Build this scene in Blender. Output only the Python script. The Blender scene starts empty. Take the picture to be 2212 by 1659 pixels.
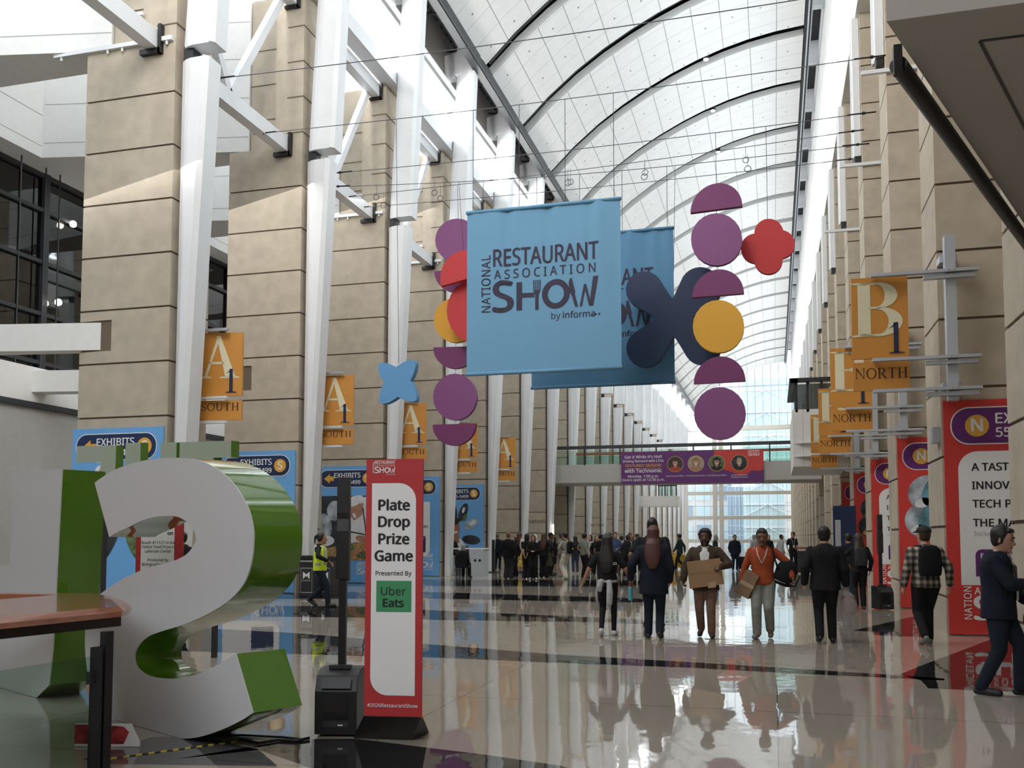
import bpy, bmesh, math, os, random
from math import sin, cos, pi, radians, atan, sqrt
from mathutils import Vector, Matrix, Quaternion
random.seed(7)
SC = bpy.context.scene
COL = SC.collection

# ---------------------------------------------------------------- camera
FPX, CXP, CYP, CAMH = 2040.0, 1106.0, 1035.0, 1.6      # lens in pixels of the 2212 x 1659 frame
TH = atan(125 / FPX)
PS = atan(566 * cos(TH) / FPX)
FWD = Vector((-sin(PS) * cos(TH), cos(PS) * cos(TH), sin(TH)))
RGT = Vector((cos(PS), sin(PS), 0))
UPV = RGT.cross(FWD)
EYE = Vector((0, 0, CAMH))
cd = bpy.data.cameras.new('camera')
cd.sensor_width = 36.0
cd.lens = FPX / 2212 * 36.0
cd.shift_y = (CYP - 829.5) / 2212
cd.clip_end = 800
cam = bpy.data.objects.new('camera', cd)
COL.objects.link(cam)
cam.matrix_world = Matrix.Translation(EYE) @ Matrix((RGT, UPV, -FWD)).transposed().to_4x4()
SC.camera = cam

# ---------------------------------------------------------------- world, light, exposure
SC.view_settings.view_transform = 'Standard'
SC.view_settings.look = 'None'
SC.view_settings.gamma = 1.0
SC.view_settings.exposure = 0.2
SC.view_settings.use_curve_mapping = False
SC.cycles.use_denoising = True
SC.cycles.max_bounces = 7
SC.cycles.diffuse_bounces = 4
SC.cycles.glossy_bounces = 4
SC.cycles.transmission_bounces = 6
SC.cycles.transparent_max_bounces = 12
SC.cycles.sample_clamp_indirect = 6.0
SC.cycles.caustics_reflective = False
SC.cycles.caustics_refractive = False
W = bpy.data.worlds.new('sky')
SC.world = W
W.use_nodes = True
wn = W.node_tree.nodes
bg = wn['Background']
tc = wn.new('ShaderNodeTexCoord'); sp = wn.new('ShaderNodeSeparateXYZ'); rmp = wn.new('ShaderNodeValToRGB')
W.node_tree.links.new(tc.outputs['Generated'], sp.inputs[0])
W.node_tree.links.new(sp.outputs['Z'], rmp.inputs[0])
W.node_tree.links.new(rmp.outputs[0], bg.inputs[0])
rmp.color_ramp.elements[0].color = (0.92, 0.93, 0.95, 1)
rmp.color_ramp.elements[1].color = (0.72, 0.86, 1.0, 1)
bg.inputs[1].default_value = WORLD_STRENGTH = 1.8


def area_light(name, loc, direction, sx, sy, power, color=(1, 1, 1), spread=pi):
    l = bpy.data.lights.new(name, 'AREA')
    l.shape = 'RECTANGLE'; l.size = sx; l.size_y = sy; l.energy = power; l.color = color; l.spread = spread
    o = bpy.data.objects.new(name, l)
    COL.objects.link(o)
    o.location = loc
    # local x runs along the hall
    z = -Vector(direction).normalized()
    x = Vector((0, 1, 0)); y = z.cross(x).normalized(); x = y.cross(z)
    o.matrix_world = Matrix.Translation(loc) @ Matrix((x, y, z)).transposed().to_4x4()
    return o


# clerestory and wing daylight, plus added fill lights for pillars, vault and foreground
area_light('wing_skylight', (-17.6, 58, 21.0), (.2, .3, -1), 84, 6.0, 1800, (1, .98, .95))
gl = area_light('pillar_fill', (-9.2, 7.9, 19), (0, 1, -.12), 8, 18, 4600, (1, .97, .93))  # added fill for the pillar fronts; there is no window here
gl.matrix_world = Matrix.Translation((-9.2, 7.9, 19)) @ Matrix.Rotation(radians(83), 4, 'X')
area_light('clerestory_daylight', (-14.1, 80, 19.2), (1, 0, -.1), 140, 2.0, 16000, (1, .98, .95))
area_light('clerestory_daylight', (3.4, 80, 22.4), (-1, 0, -.2), 140, 3.2, 9000, (.90, .95, 1))
area_light('vault_fill', (-12.6, 80, 18.45), (1, 0, 1.2), 140, .3, 2400, (1, .94, .89))  # added uplight, stands in for sunlight bounced up onto the vault
area_light('vault_fill', (2.5, 80, 20.6), (-1, 0, 1.2), 140, .3, 1700, (.93, .96, 1))  # the same added vault uplight from the north sill
area_light('foreground_fill', (-4, -3, 8.8), (0, 0, -1), 8, 14, 1000, (.93, .96, 1))  # unseen fill added overhead to brighten the foreground


# ---------------------------------------------------------------- pixels to points
def ray(x, y):
    return FWD + RGT * ((x - CXP) / FPX) - UPV * ((y - CYP) / FPX)


def onX(x, y, X):
    r = ray(x, y); return EYE + r * (X / r.x)


def onY(x, y, Y):
    r = ray(x, y); return EYE + r * (Y / r.y)


def onZ(x, y, Z=0.0):
    r = ray(x, y); return EYE + r * ((Z - CAMH) / r.z)


def onP(x, y, p0, n):
    r = ray(x, y); return EYE + r * ((Vector(p0) - EYE).dot(n) / r.dot(n))


# ---------------------------------------------------------------- materials
def lin(h):
    if isinstance(h, str):
        h = h.lstrip('#'); c = [int(h[i:i + 2], 16) / 255 for i in (0, 2, 4)]
    else:
        return tuple(h)[:3]
    return tuple(v / 12.92 if v <= .04045 else ((v + .055) / 1.055) ** 2.4 for v in c)


MATS = {}


def mat(name, color, rough=.6, metal=0.0, spec=.5, var=0.0, vscale=6.0, bump=0.0, coat=0.0, emit=0.0, alpha=1.0, stretch=None):
    if name in MATS: return MATS[name]
    m = bpy.data.materials.new(name); m.use_nodes = True
    nt = m.node_tree; b = nt.nodes['Principled BSDF']
    c = lin(color)
    b.inputs['Base Color'].default_value = (*c, 1)
    b.inputs['Roughness'].default_value = rough
    b.inputs['Metallic'].default_value = metal
    b.inputs['Specular IOR Level'].default_value = spec
    if coat: b.inputs['Coat Weight'].default_value = coat; b.inputs['Coat Roughness'].default_value = .04
    if emit:
        b.inputs['Emission Color'].default_value = (*c, 1); b.inputs['Emission Strength'].default_value = emit
    if alpha < 1: b.inputs['Alpha'].default_value = alpha
    if var or bump:
        t = nt.nodes.new('ShaderNodeTexCoord'); n = nt.nodes.new('ShaderNodeTexNoise')
        n.inputs['Scale'].default_value = vscale; n.inputs['Detail'].default_value = 6
        src = t.outputs['Object']
        if stretch:
            mp = nt.nodes.new('ShaderNodeMapping'); mp.inputs['Scale'].default_value = stretch
            nt.links.new(src, mp.inputs[0]); src = mp.outputs[0]
        nt.links.new(src, n.inputs['Vector'])
        if var:
            r = nt.nodes.new('ShaderNodeValToRGB')
            r.color_ramp.elements[0].position = .3; r.color_ramp.elements[1].position = .7
            r.color_ramp.elements[0].color = (*[v * (1 - var) for v in c], 1)
            r.color_ramp.elements[1].color = (*[min(1, v * (1 + var)) for v in c], 1)
            nt.links.new(n.outputs['Fac'], r.inputs[0]); nt.links.new(r.outputs[0], b.inputs['Base Color'])
        if bump:
            bp = nt.nodes.new('ShaderNodeBump'); bp.inputs['Strength'].default_value = bump; bp.inputs['Distance'].default_value = .02
            nt.links.new(n.outputs['Fac'], bp.inputs['Height']); nt.links.new(bp.outputs[0], b.inputs['Normal'])
    MATS[name] = m
    return m


def glass_mat(name, tint, refl=.12, rough=.02):
    """a thin pane: mostly clear, tinted, with a mirror share that grows at grazing angles"""
    if name in MATS: return MATS[name]
    m = bpy.data.materials.new(name); m.use_nodes = True
    nt = m.node_tree; nt.nodes.clear()
    o = nt.nodes.new('ShaderNodeOutputMaterial'); mx = nt.nodes.new('ShaderNodeMixShader')
    t = nt.nodes.new('ShaderNodeBsdfTransparent'); g = nt.nodes.new('ShaderNodeBsdfGlossy'); f = nt.nodes.new('ShaderNodeLayerWeight')
    q = nt.nodes.new('ShaderNodeMath'); q.operation = 'POWER'; q.inputs[1].default_value = 5.0
    a = nt.nodes.new('ShaderNodeMath'); a.operation = 'MULTIPLY_ADD'; a.inputs[1].default_value = .8; a.inputs[2].default_value = refl; a.use_clamp = True
    t.inputs[0].default_value = (*lin(tint), 1); g.inputs['Roughness'].default_value = rough
    nt.links.new(f.outputs['Facing'], q.inputs[0]); nt.links.new(q.outputs[0], a.inputs[0]); nt.links.new(a.outputs[0], mx.inputs[0])
    nt.links.new(t.outputs[0], mx.inputs[1]); nt.links.new(g.outputs[0], mx.inputs[2]); nt.links.new(mx.outputs[0], o.inputs[0])
    MATS[name] = m
    return m


CONC = mat('concrete', (.47, .405, .32), .85, var=.10, vscale=3.0, bump=.15)
CONCR = mat('concrete_groove', (.16, .12, .085), .9)
STEEL = mat('white_steel', (.74, .75, .77), .45, var=.03, vscale=1.5)
WHITE = mat('white_plaster', (.80, .79, .77), .75, var=.02)
GREYW = mat('grey_plaster', (.42, .41, .39), .8, var=.04)
BLACK = mat('black_metal', (.012, .012, .014), .45)
DARK = mat('dark_metal', (.035, .037, .042), .45)
DECK = mat('dark_deck', (.02, .022, .024), .7)
SILVER = mat('silver_metal', (.50, .53, .58), .42, metal=.35)
ORANGE = mat('orange_sign', (.62, .27, .045), .55)
CREAM = mat('cream_letter', (.78, .73, .52), .6)
NAVY = mat('navy_ink', (.012, .02, .07), .6)
BROWNINK = mat('brown_ink', (.05, .02, .015), .6)
BLUEB = mat('blue_vinyl', (.16, .42, .80), .5)
NAVYB = mat('navy_vinyl', (.014, .03, .10), .5)
GOLD = mat('gold_vinyl', (.78, .42, .06), .5)
WHT = mat('white_vinyl', (.86, .86, .87), .5)
REDB = mat('red_vinyl', (.62, .045, .04), .5)
REDSIGN = mat('red_sign', (.50, .035, .04), .5)
PURPB = mat('purple_vinyl', (.13, .02, .17), .5)
INK = mat('black_ink', (.012, .012, .018), .6)
WOOD = mat('copper_wood', (.34, .12, .065), .22, var=.22, vscale=4, stretch=(14, 1, 14), coat=.6)
GLASSR = glass_mat('railing_glass', (.80, .89, .85), .02)
GLASSD = glass_mat('dark_glass', (.30, .33, .34), .10)
GLASSC = glass_mat('clear_glass', (.93, .97, .98), .03)


# ---------------------------------------------------------------- mesh building
class MB:
    def __init__(self): self.v = []; self.f = []; self.m = []; self.uv = {}

    def add(self, vs, fs, mi=0):
        o = len(self.v)
        self.v += [tuple(p) for p in vs]
        for f in fs: self.f.append([i + o for i in f]); self.m.append(mi)
        return self

    def box(self, a, b, mi=0, M=None):
        (x0, y0, z0), (x1, y1, z1) = a, b
        vs = [Vector(p) for p in ((x0, y0, z0), (x1, y0, z0), (x1, y1, z0), (x0, y1, z0), (x0, y0, z1), (x1, y0, z1), (x1, y1, z1), (x0, y1, z1))]
        if M is not None: vs = [M @ p for p in vs]
        return self.add(vs, [(0, 3, 2, 1), (4, 5, 6, 7), (0, 1, 5, 4), (1, 2, 6, 5), (2, 3, 7, 6), (3, 0, 4, 7)], mi)

    def loft(self, rings, mi=0, caps=True, closed=True):
        n = len(rings[0]); vs = [p for r in rings for p in r]; fs = []
        for i in range(len(rings) - 1):
            for j in range(n if closed else n - 1):
                k = (j + 1) % n
                fs.append((i * n + j, i * n + k, (i + 1) * n + k, (i + 1) * n + j))
        if caps:
            fs.append(tuple(range(n - 1, -1, -1))); fs.append(tuple((len(rings) - 1) * n + j for j in range(n)))
        return self.add(vs, fs, mi)

    def prism(self, poly, d, mi=0, mside=None, mback=None):
        """poly: 3D points of a planar outline, d: extrusion vector"""
        n = len(poly); d = Vector(d); vs = [Vector(p) for p in poly] + [Vector(p) + d for p in poly]
        self.add(vs, [tuple(range(n))], mi); o = len(self.v) - 2 * n
        self.f.append([o + 2 * n - 1 - i for i in range(n)]); self.m.append(mi if mback is None else mback)
        for i in range(n):
            k = (i + 1) % n
            self.f.append([o + i, o + n + i, o + n + k, o + k]); self.m.append(mi if mside is None else mside)
        return self

    def poly(self, pts, mi=0):
        return self.add(pts, [tuple(range(len(pts)))], mi)

    def bar(self, a, b, w, h, mi=0, up=(0, 0, 1)):
        a = Vector(a); b = Vector(b); t = (b - a).normalized(); s = t.cross(Vector(up))
        if s.length < 1e-4: s = t.cross(Vector((1, 0, 0)))
        s.normalize(); u = s.cross(t)
        r = lambda p: [p - s * w / 2 - u * h / 2, p + s * w / 2 - u * h / 2, p + s * w / 2 + u * h / 2, p - s * w / 2 + u * h / 2]
        return self.loft([r(a), r(b)], mi)

    def tube(self, pts, r, mi=0, n=8):
        pts = [Vector(p) for p in pts]; rings = []
        for i, p in enumerate(pts):
            t = (pts[min(i + 1, len(pts) - 1)] - pts[max(i - 1, 0)]).normalized()
            s = t.cross(Vector((0, 0, 1)))
            if s.length < 1e-3: s = t.cross(Vector((0, 1, 0)))
            s.normalize(); u = s.cross(t); rr = r[i] if isinstance(r, (list, tuple)) else r
            rings.append([p + (s * cos(2 * pi * j / n) + u * sin(2 * pi * j / n)) * rr for j in range(n)])
        return self.loft(rings, mi)

    def cyl(self, c, r, h, mi=0, n=24, r2=None):
        c = Vector(c); r2 = r if r2 is None else r2
        ring = lambda z, q: [c + Vector((q * cos(2 * pi * j / n), q * sin(2 * pi * j / n), z)) for j in range(n)]
        return self.loft([ring(0, r), ring(h, r2)], mi)

    def ball(self, c, r, mi=0, n=14, m=8, M=None):
        c = Vector(c); rr = Vector(r) if not isinstance(r, (int, float)) else Vector((r, r, r)); rings = []
        for i in range(m + 1):
            a = -pi / 2 + pi * (i if 0 < i < m else (i + (.04 if i == 0 else -.04))) / m
            ring = [Vector((rr.x * cos(a) * cos(2 * pi * j / n), rr.y * cos(a) * sin(2 * pi * j / n), rr.z * sin(a))) for j in range(n)]
            rings.append([c + (M @ p if M is not None else p) for p in ring])
        return self.loft(rings, mi)

    def build(self, name, mats, parent=None, smooth=False, loc=None, bevel=0.0, auto=None):
        me = bpy.data.meshes.new(name)
        if loc is not None:
            L = Vector(loc); vs = [Vector(p) - L for p in self.v]
        else: vs = self.v
        me.from_pydata([tuple(p) for p in vs], [], self.f)
        if not isinstance(mats, (list, tuple)): mats = [mats]
        for m in mats: me.materials.append(m)
        me.polygons.foreach_set('material_index', self.m)
        bm = bmesh.new(); bm.from_mesh(me)
        bmesh.ops.recalc_face_normals(bm, faces=bm.faces)
        if bevel:
            ed = [e for e in bm.edges if len(e.link_faces) == 2 and e.calc_face_angle(0) > .6]
            bmesh.ops.bevel(bm, geom=ed, offset=bevel, segments=2, affect='EDGES', profile=.6)
        bm.to_mesh(me); bm.free()
        if smooth:
            me.polygons.foreach_set('use_smooth', [True] * len(me.polygons))
            if auto: me.set_sharp_from_angle(angle=auto)
        me.update()
        o = bpy.data.objects.new(name, me); COL.objects.link(o)
        if loc is not None: o.location = loc
        if parent is not None: put(o, parent)
        return o


def put(o, parent):
    """parent o, whose coordinates so far are world coordinates, keeping it in place"""
    o.parent = parent
    o.matrix_parent_inverse = parent.matrix_basis.inverted()
    return o


def tag(o, label=None, cat=None, group=None, kind=None):
    if label: o['label'] = label
    if cat: o['category'] = cat
    if group: o['group'] = group
    if kind: o['kind'] = kind
    return o


def thing(name, loc, label, cat, group=None, rz=0.0):
    o = bpy.data.objects.new(name, None); COL.objects.link(o)
    o.location = loc; o.rotation_euler = (0, 0, rz); o.empty_display_size = .2
    return tag(o, label, cat, group)


def structure(o): o['kind'] = 'structure'; return o


# ---------------------------------------------------------------- lettering
FONT = None
try:
    FONT = bpy.data.fonts.load(os.path.join(bpy.utils.system_resource('DATAFILES'), 'fonts', 'NotoSansHebrew-Regular.woff2'))
except Exception:
    FONT = None
TXT = {}


def text_mesh(s, bold=0.0, space=1.0):
    k = (s, space)
    if k not in TXT:
        c = bpy.data.curves.new('lettering', 'FONT'); c.body = s; c.space_character = space; c.resolution_u = 4
        if FONT: c.font = FONT
        o = bpy.data.objects.new('lettering', c); m = bpy.data.meshes.new_from_object(o)
        vs = [v.co.copy() for v in m.vertices]; fs = [tuple(p.vertices) for p in m.polygons]
        x0 = min(v.x for v in vs); x1 = max(v.x for v in vs)
        TXT[k] = ([Vector((v.x - x0, v.y, 0)) for v in vs], fs, x1 - x0, max(v.y for v in vs))
        bpy.data.objects.remove(o); bpy.data.curves.remove(c); bpy.data.meshes.remove(m)
    return TXT[k]


class Panel:
    """a flat face: o = lower left corner, ux to the right, uy up, n towards the viewer; w, h in metres"""
    def __init__(self, o, ux, uy, w, h):
        self.o = Vector(o); self.ux = Vector(ux).normalized(); self.uy = Vector(uy).normalized(); self.n = self.ux.cross(self.uy); self.w = w; self.h = h

    def p(self, x, y, lift=0.0): return self.o + self.ux * x + self.uy * y + self.n * lift

    def rect(self, mb, x0, y0, x1, y1, lift, mi): mb.poly([self.p(x0, y0, lift), self.p(x1, y0, lift), self.p(x1, y1, lift), self.p(x0, y1, lift)], mi)

    def shape(self, mb, pts, lift, mi): mb.poly([self.p(x, y, lift) for x, y in pts], mi)

    def rrect(self, mb, x0, y0, x1, y1, r, lift, mi, corners='abcd'):
        pts = []
        for (cx, cy, a0, k) in ((x0 + r, y0 + r, 180, 'a'), (x1 - r, y0 + r, 270, 'b'), (x1 - r, y1 - r, 0, 'c'), (x0 + r, y1 - r, 90, 'd')):
            if k in corners: pts += [(cx + r * cos(radians(a0 + t)), cy + r * sin(radians(a0 + t))) for t in range(0, 91, 10)]
            else: pts.append({'a': (x0, y0), 'b': (x1, y0), 'c': (x1, y1), 'd': (x0, y1)}[k])
        self.shape(mb, pts, lift, mi)

    def disc(self, mb, x, y, r, lift, mi, n=32, ry=None):
        self.shape(mb, [(x + r * cos(2 * pi * i / n), y + (ry or r) * sin(2 * pi * i / n)) for i in range(n)], lift, mi)

    def text(self, mb, s, x, y, size, lift, mi, bold=0.0, space=1.0, align='l', width=None, rot=False, sx=1.0):
        """size = cap height in metres; width squeezes or stretches the line to it"""
        vs, fs, w, _ = text_mesh(s, bold, space)
        k = size / .534; kx = k * sx
        if width: kx = width / w
        dx = {'l': 0, 'c': -w * kx / 2, 'r': -w * kx}[align]
        b = bold * size * 1.1                       # a bolder cut: the same outline struck a few times, slightly shifted
        for i, (ox, oy) in enumerate([(0, 0)] if not bold else [(-b, 0), (b, 0), (0, b * .6), (0, -b * .6)]):
            e = lift + i * .0002
            if rot: P = [self.p(x - v.y * k + ox, y + dx + v.x * kx + oy, e) for v in vs]
            else: P = [self.p(x + dx + v.x * kx + ox, y + v.y * k + oy, e) for v in vs]
            mb.add(P, fs, mi)

    def show_logo(self, mb, x, y, w, lift, mi, byline=True):
        """the show's lettered logo, its lower left corner at x, y"""
        u = w / 10.0
        X = lambda a: x + a * u; Y = lambda b: y + b * u
        self.text(mb, 'NATIONAL', X(.72), Y(.05), .72 * u, lift, mi, .02, 1.05, width=4.9 * u, rot=True)
        self.text(mb, 'RESTAURANT', X(1), Y(3.95), 1.35 * u, lift, mi, .025, 1.0, width=9 * u)
        self.text(mb, 'ASSOCIATION', X(1.05), Y(2.85), .72 * u, lift, mi, .02, 1.4, width=8.7 * u)
        self.text(mb, 'S', X(1.0), Y(.05), 2.4 * u, lift, mi, .045, width=1.65 * u)
        R = lambda a, b, c, d: self.rect(mb, X(a), Y(b), X(c), Y(d), lift, mi)
        R(3.0, 0.05, 3.5, 2.45); R(3.5, 1.1, 4.55, 1.5)
        R(4.62, 0, 4.92, 1.35); self.shape(mb, [(X(4.45), Y(1.7)), (X(4.62), Y(1.25)), (X(4.92), Y(1.25)), (X(5.09), Y(1.7))], lift, mi)
        for t in range(4): R(4.45 + t * .18, 1.7, 4.55 + t * .18, 2.55)
        ring = []; n = 28
        for i in range(n + 1):
            a = 2 * pi * i / n; ring.append(((X(6.4) + 1.2 * u * cos(a), Y(1.25) + 1.25 * u * sin(a)), (X(6.4) + .7 * u * cos(a), Y(1.25) + .78 * u * sin(a))))
        for (a, b), (c, d) in zip(ring, ring[1:]): self.shape(mb, [a, c, d, b], lift, mi)
        S = lambda pts: self.shape(mb, [(X(a), Y(b)) for a, b in pts], lift, mi)
        S([(7.5, 2.1), (7.58, 2.45), (7.75, 2.5), (8.05, 1.3), (8.0, 1.15), (8.28, .05), (8.02, .05), (7.72, 1.1), (7.55, 1.3)])
        S([(8.4, 0.05), (8.62, .05), (8.95, 1.75), (8.78, 1.9)]); S([(8.78, 1.9), (8.95, 1.1), (9.2, .05), (9.42, .05), (8.97, 1.9)])
        S([(9.2, .05), (9.55, .05), (10.0, 2.5), (9.55, 2.5)])
        if byline:
            self.text(mb, 'by', X(6.0), Y(-.85), .5 * u, lift, mi); self.text(mb, 'informa', X(7.0), Y(-.85), .5 * u, lift, mi, .02)
            for t in range(3): self.disc(mb, X(9.45 + t * .3), Y(-.68), .09 * u, lift, mi, 10)


def serif(ch):
    """outlines of a book letter, cap height 1: list of point lists, and the width"""
    P = []
    R = lambda a, b, c, d: P.append([(a, b), (c, b), (c, d), (a, d)])

    def ring(cx, cy, ro, hi, ri, h2, a0, a1, dx=0.0, n=16):
        for i in range(n):
            t0 = radians(a0 + (a1 - a0) * i / n); t1 = radians(a0 + (a1 - a0) * (i + 1) / n)
            P.append([(cx + ro * cos(t0), cy + hi * sin(t0)), (cx + ro * cos(t1), cy + hi * sin(t1)), (cx + dx + ri * cos(t1), cy + h2 * sin(t1)), (cx + dx + ri * cos(t0), cy + h2 * sin(t0))])

    def foot(a, b, y=0.0, up=1):
        P.append([(a, y), (b, y), (b, y + up * .025), ((a + b) / 2, y + up * .06), (a, y + up * .025)])
    if ch == 'A':
        P.append([(.40, 1), (.50, 1), (.90, .02), (.64, .02)]); P.append([(.42, .96), (.46, .87), (.165, .02), (.10, .02)])
        R(.22, .33, .60, .385); foot(.0, .29); foot(.50, 1.0); return P, 1.0
    if ch == 'B':
        R(.13, .02, .36, .98); foot(0, .45); foot(0, .45, 1.0, -1); R(.2, .955, .5, 1.0); R(.2, 0, .52, .045); R(.3, .51, .5, .55)
        ring(.48, .755, .37, .245, .14, .20, -90, 90); ring(.50, .27, .43, .27, .18, .225, -90, 90); return P, .93
    if ch == '1':
        R(.22, .02, .42, .98); P.append([(.0, .78), (.38, 1.0), (.40, .95), (.22, .86)]); foot(.02, .66); return P, .66
    if ch == 'S':
        pts = []
        for a in range(20, 271, 10): pts.append((.30 + .22 * cos(radians(a)), .745 + .235 * sin(radians(a)), a))
        for a in range(80, -161, -10): pts.append((.28 + .23 * cos(radians(a)), .265 + .245 * sin(radians(a)), a))
        L = len(pts)
        for i in range(L - 1):
            (x0, y0, _), (x1, y1, _) = pts[i], pts[i + 1]; t = i / L; w = .03 + .045 * math.exp(-((t - .5) / .22) ** 2)
            d = sqrt((x1 - x0) ** 2 + (y1 - y0) ** 2) or 1; nx, ny = -(y1 - y0) / d * w, (x1 - x0) / d * w
            P.append([(x0 - nx, y0 - ny), (x1 - nx, y1 - ny), (x1 + nx, y1 + ny), (x0 + nx, y0 + ny)])
        R(.50, .74, .54, .99); R(.02, .01, .06, .28); return P, .58
    if ch == 'O': ring(.46, .5, .46, .52, .34, .46, 0, 360, 0, 32); return P, .92
    if ch == 'U':
        R(.10, .35, .24, .98); R(.70, .35, .76, .98); foot(0, .34, 1.0, -1); foot(.58, .88, 1.0, -1); ring(.43, .35, .33, .37, .20, .30, 180, 360); return P, .88
    if ch == 'T':
        R(.33, .02, .47, .98); R(.02, .95, .78, 1.0); R(.02, .76, .06, 1.0); R(.74, .76, .78, 1.0); foot(.22, .58); return P, .8
    if ch == 'H':
        for a in (.10, .66): R(a, .02, a + .14, .98); foot(a - .1, a + .24); foot(a - .1, a + .24, 1.0, -1)
        R(.2, .49, .7, .54); return P, .90
    if ch == 'N':
        R(.10, .02, .155, .98); R(.78, .02, .835, .98); P.append([(.06, 1), (.22, 1), (.86, -.02), (.80, -.02), (.10, .94)]); foot(0, .27); foot(.66, .96, 1.0, -1); foot(0, .2, 1.0, -1); return P, .94
    if ch == 'R':
        R(.10, .02, .24, .98); foot(0, .36); foot(0, .3, 1.0, -1); R(.2, .955, .42, 1.0); R(.2, .47, .42, .51); ring(.40, .735, .30, .265, .17, .225, -90, 90)
        P.append([(.32, .50), (.46, .50), (.84, 0), (.66, 0)]); foot(.6, .86); return P, .84
    return P, .5


def serif_text(panel, mb, s, x, y, size, lift, mi, width=None, gap=.10):
    W_ = sum(serif(c)[1] + gap for c in s) - gap
    kx = width / W_ if width else size
    for c in s:
        ps, w = serif(c)
        for pl in ps: panel.shape(mb, [(x + a * kx, y + b * size) for a, b in pl], lift, mi)
        x += (w + gap) * kx
# ================================================================ the hall
BAY = 6.07
YL = lambda k: 18.27 + BAY * k          # front faces of the south (left) pillars
YR = lambda k: 16.90 + BAY * k          # front faces of the north (right) pillars
YEND = 148.0
NB = 21


# ---------------------------------------------------------------- floor
def floor_mat(name, color, rough, speck):
    m = bpy.data.materials.new(name); m.use_nodes = True
    nt = m.node_tree; b = nt.nodes['Principled BSDF']; L = nt.links.new
    g = nt.nodes.new('ShaderNodeNewGeometry')
    n1 = nt.nodes.new('ShaderNodeTexNoise'); n1.inputs['Scale'].default_value = 60; n1.inputs['Detail'].default_value = 3
    n2 = nt.nodes.new('ShaderNodeTexNoise'); n2.inputs['Scale'].default_value = .9; n2.inputs['Detail'].default_value = 3
    L(g.outputs['Position'], n1.inputs['Vector']); L(g.outputs['Position'], n2.inputs['Vector'])
    c = Vector(color)
    r = nt.nodes.new('ShaderNodeValToRGB'); r.color_ramp.elements[0].position = .35; r.color_ramp.elements[1].position = .72
    r.color_ramp.elements[0].color = (*(c * (1 - speck)), 1); r.color_ramp.elements[1].color = (*(c * (1 + speck)), 1)
    L(n1.outputs['Fac'], r.inputs[0])
    # hairline joints of the big tiles
    s = nt.nodes.new('ShaderNodeSeparateXYZ'); L(g.outputs['Position'], s.inputs[0])

    def line(sock, period, w):
        a = nt.nodes.new('ShaderNodeMath'); a.operation = 'DIVIDE'; a.inputs[1].default_value = period; L(sock, a.inputs[0])
        f = nt.nodes.new('ShaderNodeMath'); f.operation = 'FRACT'; L(a.outputs[0], f.inputs[0])
        q = nt.nodes.new('ShaderNodeMath'); q.operation = 'LESS_THAN'; q.inputs[1].default_value = w / period; L(f.outputs[0], q.inputs[0]); return q.outputs[0]
    mx = nt.nodes.new('ShaderNodeMath'); mx.operation = 'MAXIMUM'; L(line(s.outputs['X'], 3.05, .010), mx.inputs[0]); L(line(s.outputs['Y'], 3.035, .012), mx.inputs[1])
    mc = nt.nodes.new('ShaderNodeMix'); mc.data_type = 'RGBA'; mc.inputs[7].default_value = (*(c * .35), 1)
    L(mx.outputs[0], mc.inputs[0]); L(r.outputs[0], mc.inputs[6]); L(mc.outputs[2], b.inputs['Base Color'])
    b.inputs['Roughness'].default_value = rough; b.inputs['Specular IOR Level'].default_value = .9
    # the polish is slightly wavy
    mp = nt.nodes.new('ShaderNodeMapping'); mp.inputs['Scale'].default_value = (1.5, 1.1, 1)
    L(g.outputs['Position'], mp.inputs[0])
    n3 = nt.nodes.new('ShaderNodeTexNoise'); n3.inputs['Scale'].default_value = .85; n3.inputs['Detail'].default_value = 3; n3.inputs['Roughness'].default_value = .55
    L(mp.outputs[0], n3.inputs['Vector'])
    bp = nt.nodes.new('ShaderNodeBump'); bp.inputs['Strength'].default_value = .35; bp.inputs['Distance'].default_value = .012
    L(n3.outputs['Fac'], bp.inputs['Height']); L(bp.outputs[0], b.inputs['Normal'])
    return m


FL1 = floor_mat('terrazzo_beige', (.40, .355, .30), .035, .10)
FL2 = floor_mat('terrazzo_black', (.022, .022, .024), .03, .5)
FL3 = floor_mat('terrazzo_grey', (.12, .12, .122), .04, .3)
mb = MB()
mb.poly([(-26, -14, 0), (9, -14, 0), (9, 260, 0), (-26, 260, 0)], 0)


def inlay(px, mi, z=.0012):
    mb.poly([(p.x, p.y, z) for p in (onZ(x, y) for x, y in px)], mi)


inlay([(330, 1352), (480, 1359), (640, 1368), (955, 1394), (1188, 1413), (1500, 1431), (1914, 1457), (2040, 1466), (2040, 1470), (1914, 1464), (1679, 1453), (1500, 1443), (1188, 1431), (955, 1421), (640, 1413), (480, 1409), (330, 1404)], 1)
inlay([(560, 1252), (940, 1252), (1300, 1253), (1460, 1254), (1460, 1262), (1300, 1267), (940, 1266), (560, 1266)], 1)
inlay([(500, 1278), (930, 1279), (1330, 1291), (1440, 1296), (1440, 1301), (1330, 1301), (930, 1293), (500, 1294)], 1)
inlay([(560, 1309), (780, 1310), (950, 1319), (1330, 1336), (1600, 1349), (1700, 1353), (1700, 1356), (1480, 1351), (1290, 1344), (940, 1339), (780, 1334), (560, 1332)], 1)
inlay([(1843, 1362), (1934, 1341), (2000, 1326), (2000, 1376), (1934, 1374), (1890, 1372), (1882, 1365)], 1)
inlay([(1943, 1457), (2000, 1434), (2136, 1383), (2330, 1310), (2330, 1500), (2005, 1487), (1990, 1470)], 1)
inlay([(380, 1640), (640, 1597), (770, 1596), (905, 1613), (1060, 1632), (1215, 1655), (1330, 1690), (760, 1760), (690, 1665), (560, 1620)], 1)
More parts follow.
